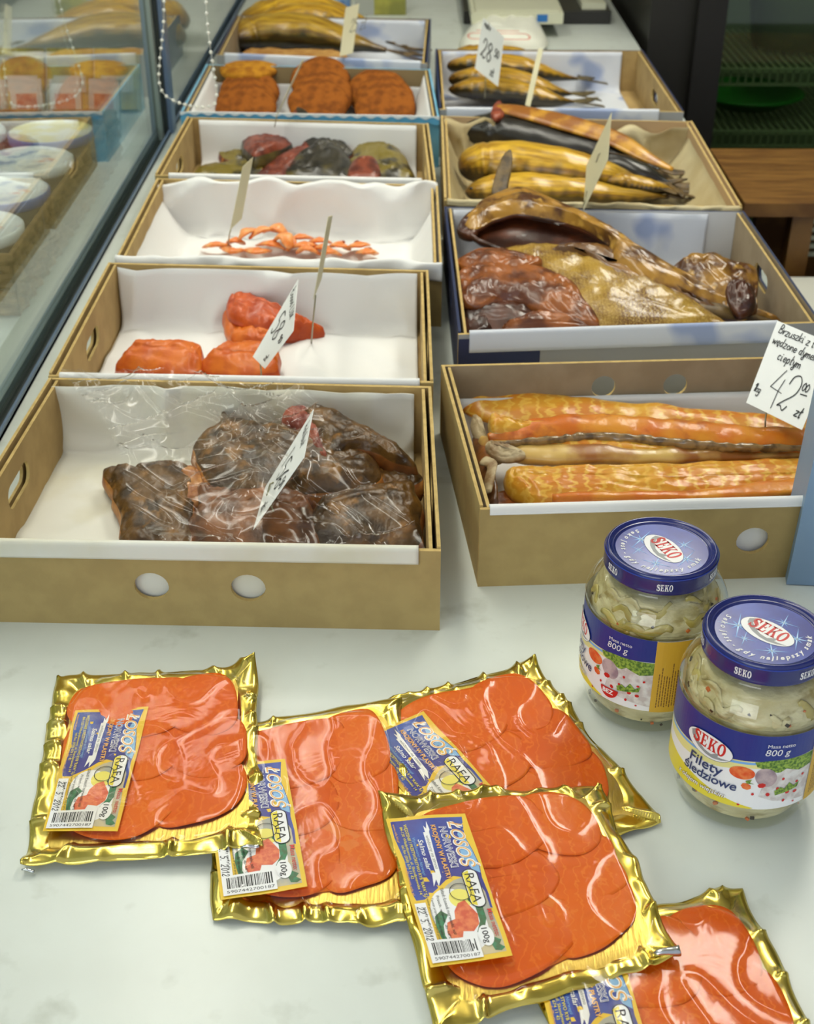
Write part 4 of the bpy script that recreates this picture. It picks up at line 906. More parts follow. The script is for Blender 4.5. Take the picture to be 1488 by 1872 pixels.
piece('fish_skin_scrap', 'dark mahogany fish scrap wedged in the left corner of the dried fish box', 'fish piece', [(832,540,.05),(850,530,.054),(880,548,.054),(900,580,.05),(890,608,.044),(850,608,.044)], .02, .006, m_red, G)
# salmon bellies
m_bel = mat('golden smoked belly', c(216,160,48), .34, spec=.3, col2=c(204,122,28), nscale=20, ramp=(.42,.6), bump=.6, bscale=150, coat=.3, stretch=(.5,1,1), wave=(45,6,.6,c(226,176,72),3))
m_belr = mat('red orange belly', c(204,106,26), .36, spec=.3, col2=c(216,140,40), nscale=24, bump=.55, bscale=130, coat=.3, col3=c(160,72,26), r3=(.56,.68), n3=34)
m_belp = mat('pale belly skin', c(206,170,92), .34, col2=c(150,92,36), nscale=18, ramp=(.48,.62), bump=.3, bscale=140, coat=.3)
m_frost = mat('frosted silvery skin', c(196,178,140), .5, col2=c(140,110,70), nscale=60, bump=.8, bscale=200)
m_dkskin = mat('dark silvery skin edge', c(88,66,38), .3, col2=c(150,120,74), nscale=90, coat=.5)
G = 'long salmon bellies in the front right box'
p_ = P(1200,760,.01); t = thing('salmon_belly', 'long golden salmon belly strip farthest back in its box', 'fish piece', p_, G)
b = MB(); ribbon(b, [(846,716,.036,.010,.008,.2),(880,738,.034,.024,.010,.2),(960,752,.034,.030,.010,.25),(1100,764,.034,.028,.010,.25),(1250,776,.034,.026,.010,.25),(1420,790,.034,.024,.009,.25),(1600,800,.032,.020,.008,.2)], m_bel, seed=1, amp=.0035, freq=45, n=36, per=12, sq=1.8); b.build('flesh', t, True)
b = MB(); slab(b, [(866,760,.042),(880,766,.046),(892,800,.044),(920,830,.040),(900,836,.036),(876,805,.036),(862,778,.038)], .008, .002, m_frost, amp=.002); b.build('frosted_end', t, True)
p_ = P(1200,790,.01); t = thing('salmon_belly', 'red orange belly strip with a dark scalloped skin edge, second from the back', 'fish piece', p_, G)
b = MB(); ribbon(b, [(892,800,.046,.005,.004,.3),(960,790,.050,.014,.006,.35),(1060,782,.052,.018,.007,.35),(1180,788,.052,.018,.007,.35),(1300,798,.050,.018,.007,.35),(1420,804,.048,.016,.007,.35),(1600,802,.046,.014,.006,.3)], m_belr, seed=2, amp=.003, freq=50, n=32, per=12, sq=1.7); b.build('flesh', t, True)
b = MB(); ribbon(b, [(915,812,.049,.0025,.0035),(1000,806,.050,.0035,.004),(1080,800,.051,.004,.005),(1180,806,.051,.004,.005),(1300,816,.049,.0035,.005),(1400,820,.047,.003,.004),(1600,818,.046,.003,.003)], m_dkskin, seed=3, amp=.0028, freq=130, per=14); b.build('skin_edge', t, True)
piece('salmon_belly', 'short tan belly flap folded over at the left end of the bellies', 'fish piece', [(892,772,.056),(900,758,.060),(930,764,.060),(980,774,.056),(1010,780,.052),(960,788,.052),(905,792,.052)], .012, .005, m_bel, G, m_belp, 3)
p_ = P(1200,820,.01); t = thing('salmon_belly', 'pale yellow folded belly strip in the middle of its box', 'fish piece', p_, G)
b = MB(); ribbon(b, [(880,806,.036,.006,.006),(920,822,.036,.018,.010,-.2),(1000,832,.036,.020,.011,-.2),(1100,832,.038,.018,.010,-.2),(1250,832,.038,.015,.009,-.2),(1420,830,.036,.010,.007,-.2),(1600,826,.034,.008,.006,-.2)], m_belp, seed=5, amp=.0032, freq=40, n=32, per=12, sq=1.8); b.build('skin_fold', t, True)
b = MB(); ribbon(b, [(960,816,.044,.006,.003),(1060,806,.047,.010,.004),(1130,810,.047,.012,.004),(1260,818,.045,.008,.003),(1420,822,.042,.004,.002)], m_bel, seed=6, amp=.002, per=10, sq=1.6); b.build('flesh', t, True)
b = MB(); slab(b, [(888,812,.048),(905,806,.050),(940,816,.050),(960,830,.048),(930,838,.044),(900,832,.044)], .006, .003, m_frost, amp=.002, freq=120); b.build('frosted_end', t, True)
p_ = P(1200,880,.01); t = thing('salmon_belly', 'wide orange belly strip nearest the front wall of its box', 'fish piece', p_, G)
b = MB(); slab(b, [(925,868,.036),(938,854,.038),(1020,852,.042),(1140,850,.044),(1300,844,.044),(1488,836,.042),(1640,836,.040),(1640,900,.036),(1488,905,.036),(1300,912,.034),(1150,912,.034),(1010,912,.034),(950,892,.034)], .02, .008, m_bel, spine=[(960,876,.036),(1200,884,.038),(1500,876,.038)], per=10, rings=18, amp=.0026, freq=42, rimamp=.003); b.build('flesh', t, True)
b = MB(); ribbon(b, [(1010,912,.040,.004,.004),(1100,908,.042,.006,.004),(1200,908,.042,.006,.004),(1300,904,.042,.008,.004),(1420,892,.044,.012,.004),(1560,880,.044,.014,.004)], m_belr, seed=9, amp=.002, freq=70); b.build('red_muscle', t, True)
p_ = P(890,860,.01); t = thing('salmon_skin', 'curled brown and silver skin ends at the left wall of the belly box', 'fish piece', p_, G)
b = MB(); ribbon(b, [(872,800,.03,.006,.004,.8),(882,840,.034,.010,.004,.9),(890,880,.032,.012,.004,.9),(900,925,.026,.008,.004,.9)], m_amber, amp=.003); b.build('brown_skin', t, True)
b = MB(); ribbon(b, [(884,842,.046,.005,.002,.4),(900,850,.048,.006,.002,.4),(896,872,.044,.006,.002,.6),(890,900,.036,.005,.002,.6)], m_frost, amp=.002); b.build('silver_skin', t, True)
piece('salmon_belly', 'thin red brown belly lying flat at the bottom front of its box', 'fish piece', [(900,905,.016),(980,895,.018),(1200,900,.018),(1640,890,.018),(1640,925,.016),(1200,935,.016),(905,940,.016)], .008, .002, m_org, G)
# ================================================================ JARS
m_jar = clear('jar glass', (.96,.96,.90,1), 1.5, .02, boost=1.3)
m_lidb = mat('blue lid print', c(20,38,136), .3, 0, col2=c(50,84,190), nscale=26, ramp=(.45,.75), coat=.25)
m_lidr = mat('dark blue lid rim', c(20,32,104), .25, 0, coat=.5)
m_pw = mat('white print', c(240,240,240), .4); m_pblue = mat('royal blue print', c(32,50,134), .35); m_pblack = mat('black print', c(24,24,26), .5)
m_pred = mat('red print', c(206,36,34), .4); m_pgrey = mat('grey print', c(150,152,154), .4); m_pyel = mat('yellow print', c(232,214,60), .4)
m_pyel2 = mat('deep yellow print', c(214,170,52), .4); m_pora = mat('orange tomato print', c(226,84,36), .4, col2=c(236,130,70), nscale=200)
m_pgreen = mat('green herb print', c(70,110,40), .5, col2=c(150,180,70), nscale=500); m_ppink = mat('onion print', c(196,176,176), .4, col2=c(150,130,140), nscale=90)
m_plight = mat('pale food print', c(226,224,220), .4, col2=c(200,190,186), nscale=160); m_pglow = mat('pale blue flash print', c(120,176,236), .35)
m_pglow2 = mat('near white flash print', c(206,230,250), .35); m_pbrown = mat('brown print', c(120,84,40), .5); m_pdkblue = mat('slate blue print', c(44,60,110), .4)
m_herr = mat('herring fillet in oil', c(190,178,130), .35, col2=c(214,206,168), nscale=34, ramp=(.4,.6), col3=c(156,138,82), r3=(.55,.7), n3=48, bump=.6, bscale=70, bdist=.004, coat=.5, stretch=(1,1,2.2))
m_oil = mat('olive oil tone onion', c(162,146,70), .3, col2=c(196,182,110), nscale=40, bump=.5, bscale=80, coat=.6)
m_carrot = mat('orange carrot bit', c(200,104,44), .5); m_pepper = mat('dark spice', c(50,40,30), .6)
def seko_oval(pr, cx, cy, rx, ry, rot=0):
    def T(x, y): return (cx+x*math.cos(rot)-y*math.sin(rot), cy+x*math.sin(rot)+y*math.cos(rot))
    def E(a, b): return [T(x, y) for x, y in ell(0,0,a,b,40)]
    pr.poly(E(rx+.35,ry+.35), m_pdkblue); pr.poly(E(rx,ry), m_pw)
    fishy = [(-.86,.35),(-.8,.0),(-.62,-.35),(-.36,-.62),(0,-.80),(.3,-.82),(.62,-.66),(.92,-.36),(.6,-.48),(.46,-.50),(.52,-.12),(.36,-.30),(.2,-.56),(-.1,-.5),(-.42,-.2),(-.62,.12),(-.64,.5),(-.52,.72),(-.7,.62)]
    pr.poly([T(a*rx, b*ry) for a, b in fishy], m_pgrey)
    k = rx*1.42/4.0
    serif_word(pr, m_pred, lambda a, b: (*T(-rx*.70+a*k, -ry*.30+b*k*1.35+.0*a), 0)); pr.up()
def herring_label(badge):
    pr = Print()
    pr.poly([(-70,0),(112,0),(112,65),(-70,65)], m_pw)
    pr.poly([(-70,0)]+[(-70+i*4, 15+2.5*math.sin((i-2)/6)-max(0,(-34+i*4))*.16) for i in range(28)]+[(36,0)], m_pyel)
    pr.poly([(-70,34),(-40,36),(-10,37),(20,41),(50,43.5),(76,45),(76,36),(60,38),(30,36),(10,30),(-20,26),(-70,26)], mat('pale yellow print', c(232,226,150), .4))
    pr.poly([(-70,34),(-40,34.5),(-10,36),(20,40),(50,43),(76,44.5),(76,43),(50,41),(20,38),(-10,34),(-40,32),(-70,32)], m_pglow)
    pr.poly([(-70,65),(-70,35),(-40,35.5),(-10,37),(20,41),(50,44),(76,45.5),(76,65)], m_pblue)
    # food picture
    pr.poly([(34,42),(44,44),(76,45),(76,33),(66,31),(58,34),(50,33),(42,36),(36,38)], m_pgreen)
    pr.poly([(40,12),(50,8),(62,6),(76,4),(76,34),(66,32),(56,36),(48,30),(42,24)], m_plight)
    pr.poly(ell(27,31,8.5,5.5,24,.0), m_pora); pr.poly(ell(43,29,7,8.5,24,.5), m_ppink)
    for (x, y, a) in ((31,20,3.6),(41,22,2.8),(46,14,1.8),(55,27,1.3),(60,14,1.7),(66,13,1.7),(58,7,1.3),(66,22,1.2),(70,27,1.2),(36,14,1.2),(52,19,1.4),(28,3,1.0),(66,4,.9)):
        pr.poly(ell(x, y, a, a*.8, 7, x), m_pred if a < 3 else m_pora)
    pr.layer += 0
    pr.poly([(50,17),(54,20),(57,18),(60,23),(64,19),(68,22),(67,17),(60,15),(55,14),(51,13)], m_pgreen)
    pr.poly([(30,25),(34,27),(33,24),(36,23),(31,23)], m_pgreen)
    pr.poly([(72,0),(112,0),(112,65),(72,65)] if False else [(76,-.0),(112,-.0),(112,58),(76,58)], m_pyel2)
    pr.poly([(76,58),(112,58),(112,65),(76,65)], m_pyel2)
    rnd = random.Random(3)
    for k in range(9):
        x = 80+k*1.9; y0 = 4+rnd.uniform(0,2); y1 = 44-rnd.uniform(0,16)
        y = y0
        while y < y1:
            l = rnd.uniform(1,3.4); pr.raw([V((x,y,0)),V((x+.7,y,0)),V((x+.7,y+l,0)),V((x,y+l,0))],[(0,1,2,3)],m_pbrown); y += l+.5
    pr.up()
    vs, fs = text2d('500 g', 4.6); pr.raw([V((104-v.y, 40+v.x, 0)) for v in vs], fs, m_pbrown)
    pr.raw(*(lambda a: (a[0], a[1], m_pbrown))(fill2d([ell(104,14,6,7,28),ell(104,14,5.4,6.4,28)])[:2]))
    pr.up()
    pr.text('Masa netto', 40, 55.5, 4.2, m_pw); pr.text('800 g', 39, 48.8, 7.6, m_pw, shear=.12)
    pr.text('Filety', -12, 23.5, 12, m_pdkblue, bold=.012, shear=.1); pr.text('śledziowe', -16, 14.5, 10.5, m_pdkblue, bold=.012, shear=.1, spacing=.95)
    pr.text('z olejem wiejskim', -20.3, 5.6, 5.4, m_pbrown, bold=.03, shear=.2); pr.up(); pr.text('z olejem wiejskim', -20, 5.8, 5.4, m_pw, bold=.012, shear=.2)
    pr.up(); seko_oval(pr, 2, 44, 17.5, 9.6, -.10)
    if badge:
        pr.poly([(37,12),(52,12)]+ell(44.5,12,7.5,8.5,18,0,0,-PI), m_pred); pr.text('BEZ', 38.8, 7.0, 5.4, m_pw, bold=.03)
    return pr
def jar(cx, cy, lab0, lidrot, skirt0, label, badge, seed):
    t = thing('herring_jar', label, 'jar', (cx, cy, 0), 'jars of herring fillets')
    b = MB(); prof = catmull([(.001,.003),(.030,.003),(.040,.0005),(.0445,.003),(.0478,.012),(.0488,.018),(.0512,.026),(.0518,.032),(.0516,.06),(.0518,.094),(.0526,.0985),(.0520,.104),(.0478,.113),(.0425,.120),(.0395,.124),(.0392,.136)], 4)
    lathe(b, prof, m_jar, cx, cy, 0, 96); b.build('glass_jar', t, True)
    b = MB()
    prof = catmull([(.001,.006),(.032,.006),(.0415,.009),(.0455,.018),(.0485,.030),(.0488,.060),(.0486,.092),(.0480,.100),(.0430,.110),(.036,.117),(.018,.119),(.001,.119)], 5)
    rn = random.Random(seed)
    lathe(b, prof, m_herr, cx, cy, 0, 120, lambda a, z: (-.0012+.0012*noise.noise(V((math.cos(a)*3, math.sin(a)*3, z*70+seed)))+.0006*noise.noise(V((math.cos(a)*9, math.sin(a)*9, z*160+seed))))*(1 if .012 < z < .112 else .3)); HF = b.build('herring_filling', t, True)
    # folded strips and onion against the glass, upper part
    b = MB()
    for k in range(26):
        a0 = rn.uniform(0, 2*PI); z0 = rn.uniform(.094,.112); L_ = rn.uniform(.25,.7); dz = rn.uniform(-.012,.012)
        pts = []
        for i in range(9):
            a = a0+L_*(i/8-.5); z = z0+dz*(i/8-.5)+.003*math.sin(i*.8+k); r = .0472-max(0,(z-.100))*.62-.0002
            pts.append(V((cx+r*math.cos(a), cy+r*math.sin(a), z)))
        st = []
        for i, p in enumerate(pts):
            tg = (pts[min(i+1,8)]-pts[max(i-1,0)]).normalized(); rad = V((p.x-cx,p.y-cy,0)).normalized(); up_ = tg.cross(rad); f = .4+.6*math.sin(PI*(i+.5)/9)
            st.append((p, up_*rn.uniform(.0035,.006)*f if False else up_*.0045*f, rad*.0014))
        loft(b, st, m_oil if k % 2 else m_herr, 10, amp=.0008, freq=150, seed=k)
    b.build('onion_strips', HF, True)['kind'] = 'stuff'
    b = MB()
    for k in range(34):
        a = rn.uniform(0, 2*PI); z = rn.choice([rn.uniform(.008,.026), rn.uniform(.096,.108)]); r = .0478 if z > .05 else .0435+max(0,min(.004,(z-.008)*.35)); r -= max(0,(z-.100))*.6
        s_ = rn.uniform(.0006,.0018); p = V((cx+r*math.cos(a), cy+r*math.sin(a), z))
        b.box(-s_,s_,-s_*.5,s_*.5,-s_*.7,s_*.7, m_carrot if k % 2 else m_pepper, Matrix.Translation(p) @ Matrix.Rotation(a+PI/2,4,'Z') @ Matrix.Rotation(rn.uniform(-1,1),4,'Y'))
    b.build('spice_bits', HF)['kind'] = 'stuff'
    # wrapped paper label
    b = MB(); R_ = .0524; fn = lambda x, y, l: V((cx+(R_+l)*math.cos(lab0+x*.001/R_), cy+(R_+l)*math.sin(lab0+x*.001/R_), .029+y*.001))
    herring_label(badge).emit(b, fn, 3.0, .00003); b.build('paper_label', t)
    # lid
    b = MB(); lp = catmull([(.0385,.1262),(.0408,.1262),(.0414,.1275),(.0412,.130),(.0411,.1380),(.0405,.1408),(.0388,.1420),(.0372,.1412),(.0362,.1402),(.0350,.1399),(.0344,.1392),(.0335,.1388)], 4)
    lathe(b, lp, m_lidr, cx, cy, 0, 96); lathe(b, [(.0336,.1388),(.0001,.1388)], m_lidb, cx, cy, 0, 96)
    lathe(b, [(.0412,.1385),(.04165,.139),(.0412,.1395)], m_lidb, cx, cy, 0, 96)
    pr = Print(); n0 = rn.random()
    def star(x, y, s, r0):
        for k in range(8):
            a = r0+k*PI/4; L_ = s*(1 if k % 2 == 0 else .45); w = s*.05
            pr.raw([V((x+math.cos(a)*L_, y+math.sin(a)*L_,0)), V((x+math.cos(a+PI/2)*w, y+math.sin(a+PI/2)*w,0)), V((x-math.cos(a)*w,y-math.sin(a)*w,0)), V((x-math.cos(a+PI/2)*w, y-math.sin(a+PI/2)*w,0))], [(0,1,2,3)], m_pglow)
        pr.up()
        for k in range(4):
            a = r0+k*PI/2; L_ = s*.62; w = s*.028
            pr.raw([V((x+math.cos(a)*L_, y+math.sin(a)*L_,0)), V((x+math.cos(a+PI/2)*w, y+math.sin(a+PI/2)*w,0)), V((x-math.cos(a)*w,y-math.sin(a)*w,0)), V((x-math.cos(a+PI/2)*w, y-math.sin(a+PI/2)*w,0))], [(0,1,2,3)], m_pglow2)
        pr.layer -= 1
    star(-17,-7,15,.5); star(18,9,13,.5); star(2,18,11,.3); star(14,-14,12,.7); star(-6,-16,9,.4)
    pr.layer += 3; seko_oval(pr, 0, 1.5, 19.5, 11.2, .0); pr.up()
    s_ = 'Seko jest - gdy najlepszy smak'; th = math.radians(184)
    for ch in s_:
        vs, fs = text2d(ch, 5.6, bold=.03, shear=.3); wd = (max([v.x for v in vs]) if vs else 1.6)+.5
        tc = th+wd/2/28.0; co, si = math.cos(tc+PI/2), math.sin(tc+PI/2)
        pr.raw([V((math.cos(tc)*29.5+(v.x-wd/2)*co-(v.y)*si, math.sin(tc)*29.5+(v.x-wd/2)*si+(v.y)*co, 0)) for v in vs], fs, m_pw)
        th += wd/26.5
    cr, sr = math.cos(lidrot), math.sin(lidrot)
    fn = lambda x, y, l: V((cx+(x*cr-y*sr)*.001, cy+(x*sr+y*cr)*.001, .1389+l))
    pr.emit(b, fn, 0, .00002)
    pr = Print(); vs, fs = [], []
    serif_word(pr, m_pw, lambda a, q: ((a-2)*2.9, q*4.4, 0))
    for k in range(6):
        a_ = skirt0+k*PI/3
        pr.emit(b, lambda x, y, l: V((cx+.0416*math.cos(a_+x*.001/.0416), cy+.0416*math.sin(a_+x*.001/.0416), .1303+y*.001)), 0, 0)
    b.build('lid', t, 'auto')
    return t
rad = math.radians
J1 = (.181,.800); J2 = (.2345,.700)
jar(J1[0], J1[1], rad(-130)-.046/.0524, rad(-66), rad(-95), 'rear herring jar, nearer the cardboard box, showing its yellow side panel', True, 3)
jar(J2[0], J2[1], rad(-137), rad(-47), rad(-122), 'front herring jar with the oval logo on its label, at the right edge', False, 8)
# ---- pale blue carton at the right edge
q0 = P(1437,1070,0); t = thing('blue_carton', 'pale blue carton standing upright at the right edge behind the front jar', 'carton', (q0.x+.06,q0.y+.05,0))
m_pblu = mat('pale blue carton', c(128,156,184), .5)
b = MB(); x, y = q0.x, q0.y
lo = [V((x,y,.001)),V((x+.16,y-.01,.001)),V((x+.17,y+.06,.001)),V((x+.012,y+.07,.001))]; hi = [V((p.x+.006,p.y+.004,.17)) for p in lo]
b.add(lo+hi, [(0,1,2,3),(4,5,6,7),(0,1,5,4),(1,2,6,5),(2,3,7,6),(3,0,4,7)], m_pblu); b.build('carton_body', t)
b = MB(); b.add([p+V((0,0,.0)) for p in hi]+[p+V((0,.01,.012)) for p in hi], [(0,1,5,4),(1,2,6,5),(2,3,7,6),(3,0,4,7),(4,5,6,7)], m_pblu); b.build('top_flap', t)
# ================================================================ PRICE CARDS
m_card = mat('white price card', c(238,240,238), .5); m_cardb = mat('cream price card', c(206,200,168), .55); m_ink = mat('black marker ink', c(22,26,28), .5); m_pin = mat('steel wire pin', c(150,146,120), .3, .9)
def card(label, cor, zt, zb, W_, H_, lines, m=m_card, pin=None, base=None, side=1):
    A, B, C_, D = P(*cor[0], zt), P(*cor[1], zt), P(*cor[2], zb), P(*cor[3], zb)
    ctr = (A+B+C_+D)/4
    t = thing('price_card', label, 'price card', (D+C_)/2, 'handwritten price cards')
    nrm = (B-A).cross(D-A).normalized()*-1
    if nrm.dot(CP-ctr) < 0: nrm = -nrm
    b = MB(); mp = lambda x, y, l: D.lerp(C_, x/W_).lerp(A.lerp(B, x/W_), y/H_)+nrm*(.0006+l)
    e = nrm*.0003
    grid(b, lambda u, v: D.lerp(C_, u).lerp(A.lerp(B, u), v), 12, 14, m, .0004)
    pr = Print(); lines(pr); pr.layer = 0
    pr.emit(b, mp, 6, 0)
    b.build('card', t)
    if pin:
        b = MB(); b.tube([P(*q) for q in pin], .0009, m_pin, 6); b.build('wire_pin', t, True)
    return t
def w42(pr):
    pen(pr, m_ink, 'Brzuszki z łoso', 6, 84, 9.5, .10, .15, .10, 2); pen(pr, m_ink, 'wędzone dymem', 4, 71, 9.5, .10, .15, .12, 3); pen(pr, m_ink, 'ciepłym', 17, 57, 10, .10, .15, .12, 4)
    stroke(pr, m_ink, [(34,50),(22,27),(38,25)], .9); stroke(pr, m_ink, [(36,40),(33,27),(32,6)], .9)
    stroke(pr, m_ink, catmull([(43,38),(46,47),(53,50),(57,42),(54,30),(44,19),(38,12),(42,13),(46,9),(50,15)], 5), 1.2)
    pen(pr, m_ink, '00', 59, 37, 9, .12, .1, .06, 5); stroke(pr, m_ink, [(60,33),(68,34)], 1.3)
    pen(pr, m_ink, '1kg', 3, 15, 9, .11, .2, .02, 6); pen(pr, m_ink, 'zł', 62, 10, 11, .12, .2, .1, 7)
card('white card facing the viewer with 42 00 in black marker, above the salmon bellies', [(1421,586),(1530,632),(1466,786),(1364,736)], .135, .075, 78, 96, w42,
     pin=[(1399,800,.045),(1399,770,.062),(1402,735,.078),(1412,718,.086),(1420,722,.085),(1420,740,.078),(1412,752,.072),(1404,745,.074)])
def wl1(pr):
    pen(pr, m_ink, 'halibut', 14, 82, 11, .1, .15, .16, 2)
    stroke(pr, m_ink, [(24,66),(22,40)], 1.6); pen(pr, m_ink, '56', 30, 34, 30, .06, .1, .1, 4); pen(pr, m_ink, '50', 60, 46, 12, .12, .1, .08, 5); pen(pr, m_ink, 'zł', 52, 10, 13, .12, .1, .1, 5)
card('white leaning price card stuck among the dark halibut pieces', [(573,748),(556,835),(463,968),(485,890)], .118, .052, 78, 96, wl1, pin=[(500,935,.05),(488,905,.062),(494,885,.068),(500,882,.07)])
def wl2(pr):
    pen(pr, m_ink, 'Łosoś LUX', 6, 82, 11, .1, .1, .12, 2); pen(pr, m_ink, '58', 14, 38, 32, .055, .1, .12, 4); pen(pr, m_ink, '90', 56, 50, 13, .12, .1, .08, 5) ; pen(pr, m_ink, 'zł', 52, 10, 13, .12, .1, .1, 5)
HW['9'] = [[(.34,.75),(.2,.98),(.04,.8),(.15,.55),(.34,.7),(.3,0)]]
card('white leaning price card in front of the thick salmon pieces', [(545,510),(536,605),(484,674),(462,652)], .125, .052, 78, 96, wl2, pin=[(478,690,.03),(476,660,.05)])
def wblank(pr): pen(pr, m_cardb, '5', 10, 10, 10)
def wfaint(pr): pen(pr, mat('faded marker ink', c(110,108,96), .5), '25 zł', 20, 40, 24, .06, .1, .1, 3)
card('cream price card seen edge-on, on a long pin in the thick salmon box', [(600,396),(608,394),(588,510),(573,548)], .17, .095, 40, 96, wblank, m_cardb, pin=[(569,630,.008),(572,590,.06),(577,540,.10)])
card('cream price card on a pin in the salmon scraps, tilted right', [(444,305),(463,287),(442,400),(421,420)], .155, .085, 40, 96, wblank, m_cardb, pin=[(416,456,.012),(419,430,.06),(424,410,.09)])
card('thin grey price card seen edge-on between the fish cakes', [(551,112),(557,107),(510,205),(504,214)], .17, .10, 12, 96, wblank, m_cardb, pin=[(502,232,.08),(506,212,.10)])
card('cream price card standing in front of the big golden fish', [(632,14),(657,6),(645,97),(621,103)], .16, .09, 40, 90, wfaint, m_cardb, pin=[(624,122,.05),(626,100,.09)])
def wr4(pr):
    pen(pr, m_ink, 'makr', 10, 84, 13, .12, .1, .1, 2); pen(pr, m_ink, '28', 12, 30, 36, .07, .1, .1, 4); pen(pr, m_ink, '50', 56, 48, 15, .14, .1, .08, 5); pen(pr, m_ink, 'zł', 50, 10, 15, .14, .1, .1, 5)
card('white price card with black figures over the small mackerel', [(883,32),(921,68),(910,158),(868,125)], .155, .085, 78, 96, wr4, pin=[(886,180,.05),(888,140,.09)])
card('narrow cream price card seen edge-on beside the white one, over the small mackerel', [(984,88),(993,90),(969,195),(960,192)], .15, .08, 12, 90, wblank, m_cardb, pin=[(962,206,.06),(965,192,.08)])
def wr3(pr): pen(pr, mat('faded marker ink', c(110,108,96), .5), '34', 26, 44, 18, .09, .1, .1, 3)
card('cream diamond shaped leaning price card stuck in the large golden mackerel', [(1118,205),(1111,292),(1066,386),(1072,303)], .165, .09, 78, 96, wr3, m_cardb, pin=[(1064,400,.07),(1068,370,.095),(1073,350,.10)])
# ================================================================ CLING FILM
m_cling = clear('cling film', (1,1,1,1), 1.38, .08, boost=1.0)
b = MB()
def film(u, v):
    A, B, C_, D = V((110,672)), V((560,704)), V((778,1004)), V((300,1004))
    pe = A.lerp(B, u).lerp(D.lerp(C_, u), v); z = .090 if v < .1 else (.090-.004*min(1,(v-.1)*3) if v < .5 else .086-.022*(v-.5)/.5)
    p = P(pe.x+50*math.sin(v*5+u*3)*(v*(1-v)*2), pe.y, z)
    n1 = noise.noise(V((p.x*9+p.y*5, p.y*4-p.x*2, 2))); n2 = noise.noise(V((p.x*16-p.y*22, p.y*7+p.x*6, 5))); n3 = noise.noise(V((p.x*30+p.y*30, p.y*10-p.x*8, 9)))
    p.z += (.010*(1-abs(n1))**10+.006*(1-abs(n2))**14+.0028*(1-abs(n3))**9-.002)
    return p
grid(b, film, 170, 170, m_cling)
tag(b.build('cling_film', None, True, base=P(450,850,.02)), 'crumpled clear plastic wrap lying over the dark halibut and the box rim', 'plastic wrap')
# ================================================================ SALMON PACKS
m_foil = mat('gold foil', c(236,214,116), .18, 1.0, col2=c(226,202,92), nscale=30, bump=.2, bscale=60, bdist=.001)
m_board = mat('brushed gold board', c(206,178,92), .3, 1.0, bump=.7, bscale=420, bdist=.0006, stretch=(1,.12,1))
m_silver = mat('silver foil underside', c(200,204,204), .2, 1.0)
m_slice = mat('smoked salmon slice', c(222,98,14), .4, spec=.15, col2=c(228,110,22), nscale=14, ramp=(.35,.7), wave=(40,9,.84,c(230,120,36),3), bump=.12, bscale=60)
m_slice2 = mat('deeper smoked salmon slice', c(216,90,12), .4, spec=.15, col2=c(224,102,18), nscale=18, ramp=(.35,.7), wave=(36,9,.86,c(228,112,30),3), bump=.12, bscale=60)
m_slice3 = mat('amber edge of salmon', c(224,116,14), .34, spec=.3)
m_film = clear('pack film', (1,.98,.94,1), 1.38, .07, bump=.25, bscale=22, boost=1.15, bdist=.002)
m_lyel = mat('label yellow', c(236,196,44), .4); m_lblue = mat('label blue', c(52,50,140), .35, col2=c(48,96,190), nscale=26, ramp=(.42,.68))
m_lbluel = mat('label light blue', c(130,180,224), .35); m_lgold = mat('label gold lettering', c(236,176,90), .4); m_lbeige = mat('label beige picture', c(206,190,150), .4, col2=c(170,170,160), nscale=60)
m_dish = mat('label pink fish picture', c(232,128,80), .4, col2=c(214,90,58), nscale=220, ramp=(.4,.6)); m_lemon = mat('label lemon', c(240,228,110), .4)
m_lgreen = mat('label green', c(46,128,84), .4, col2=c(60,100,60), nscale=300)
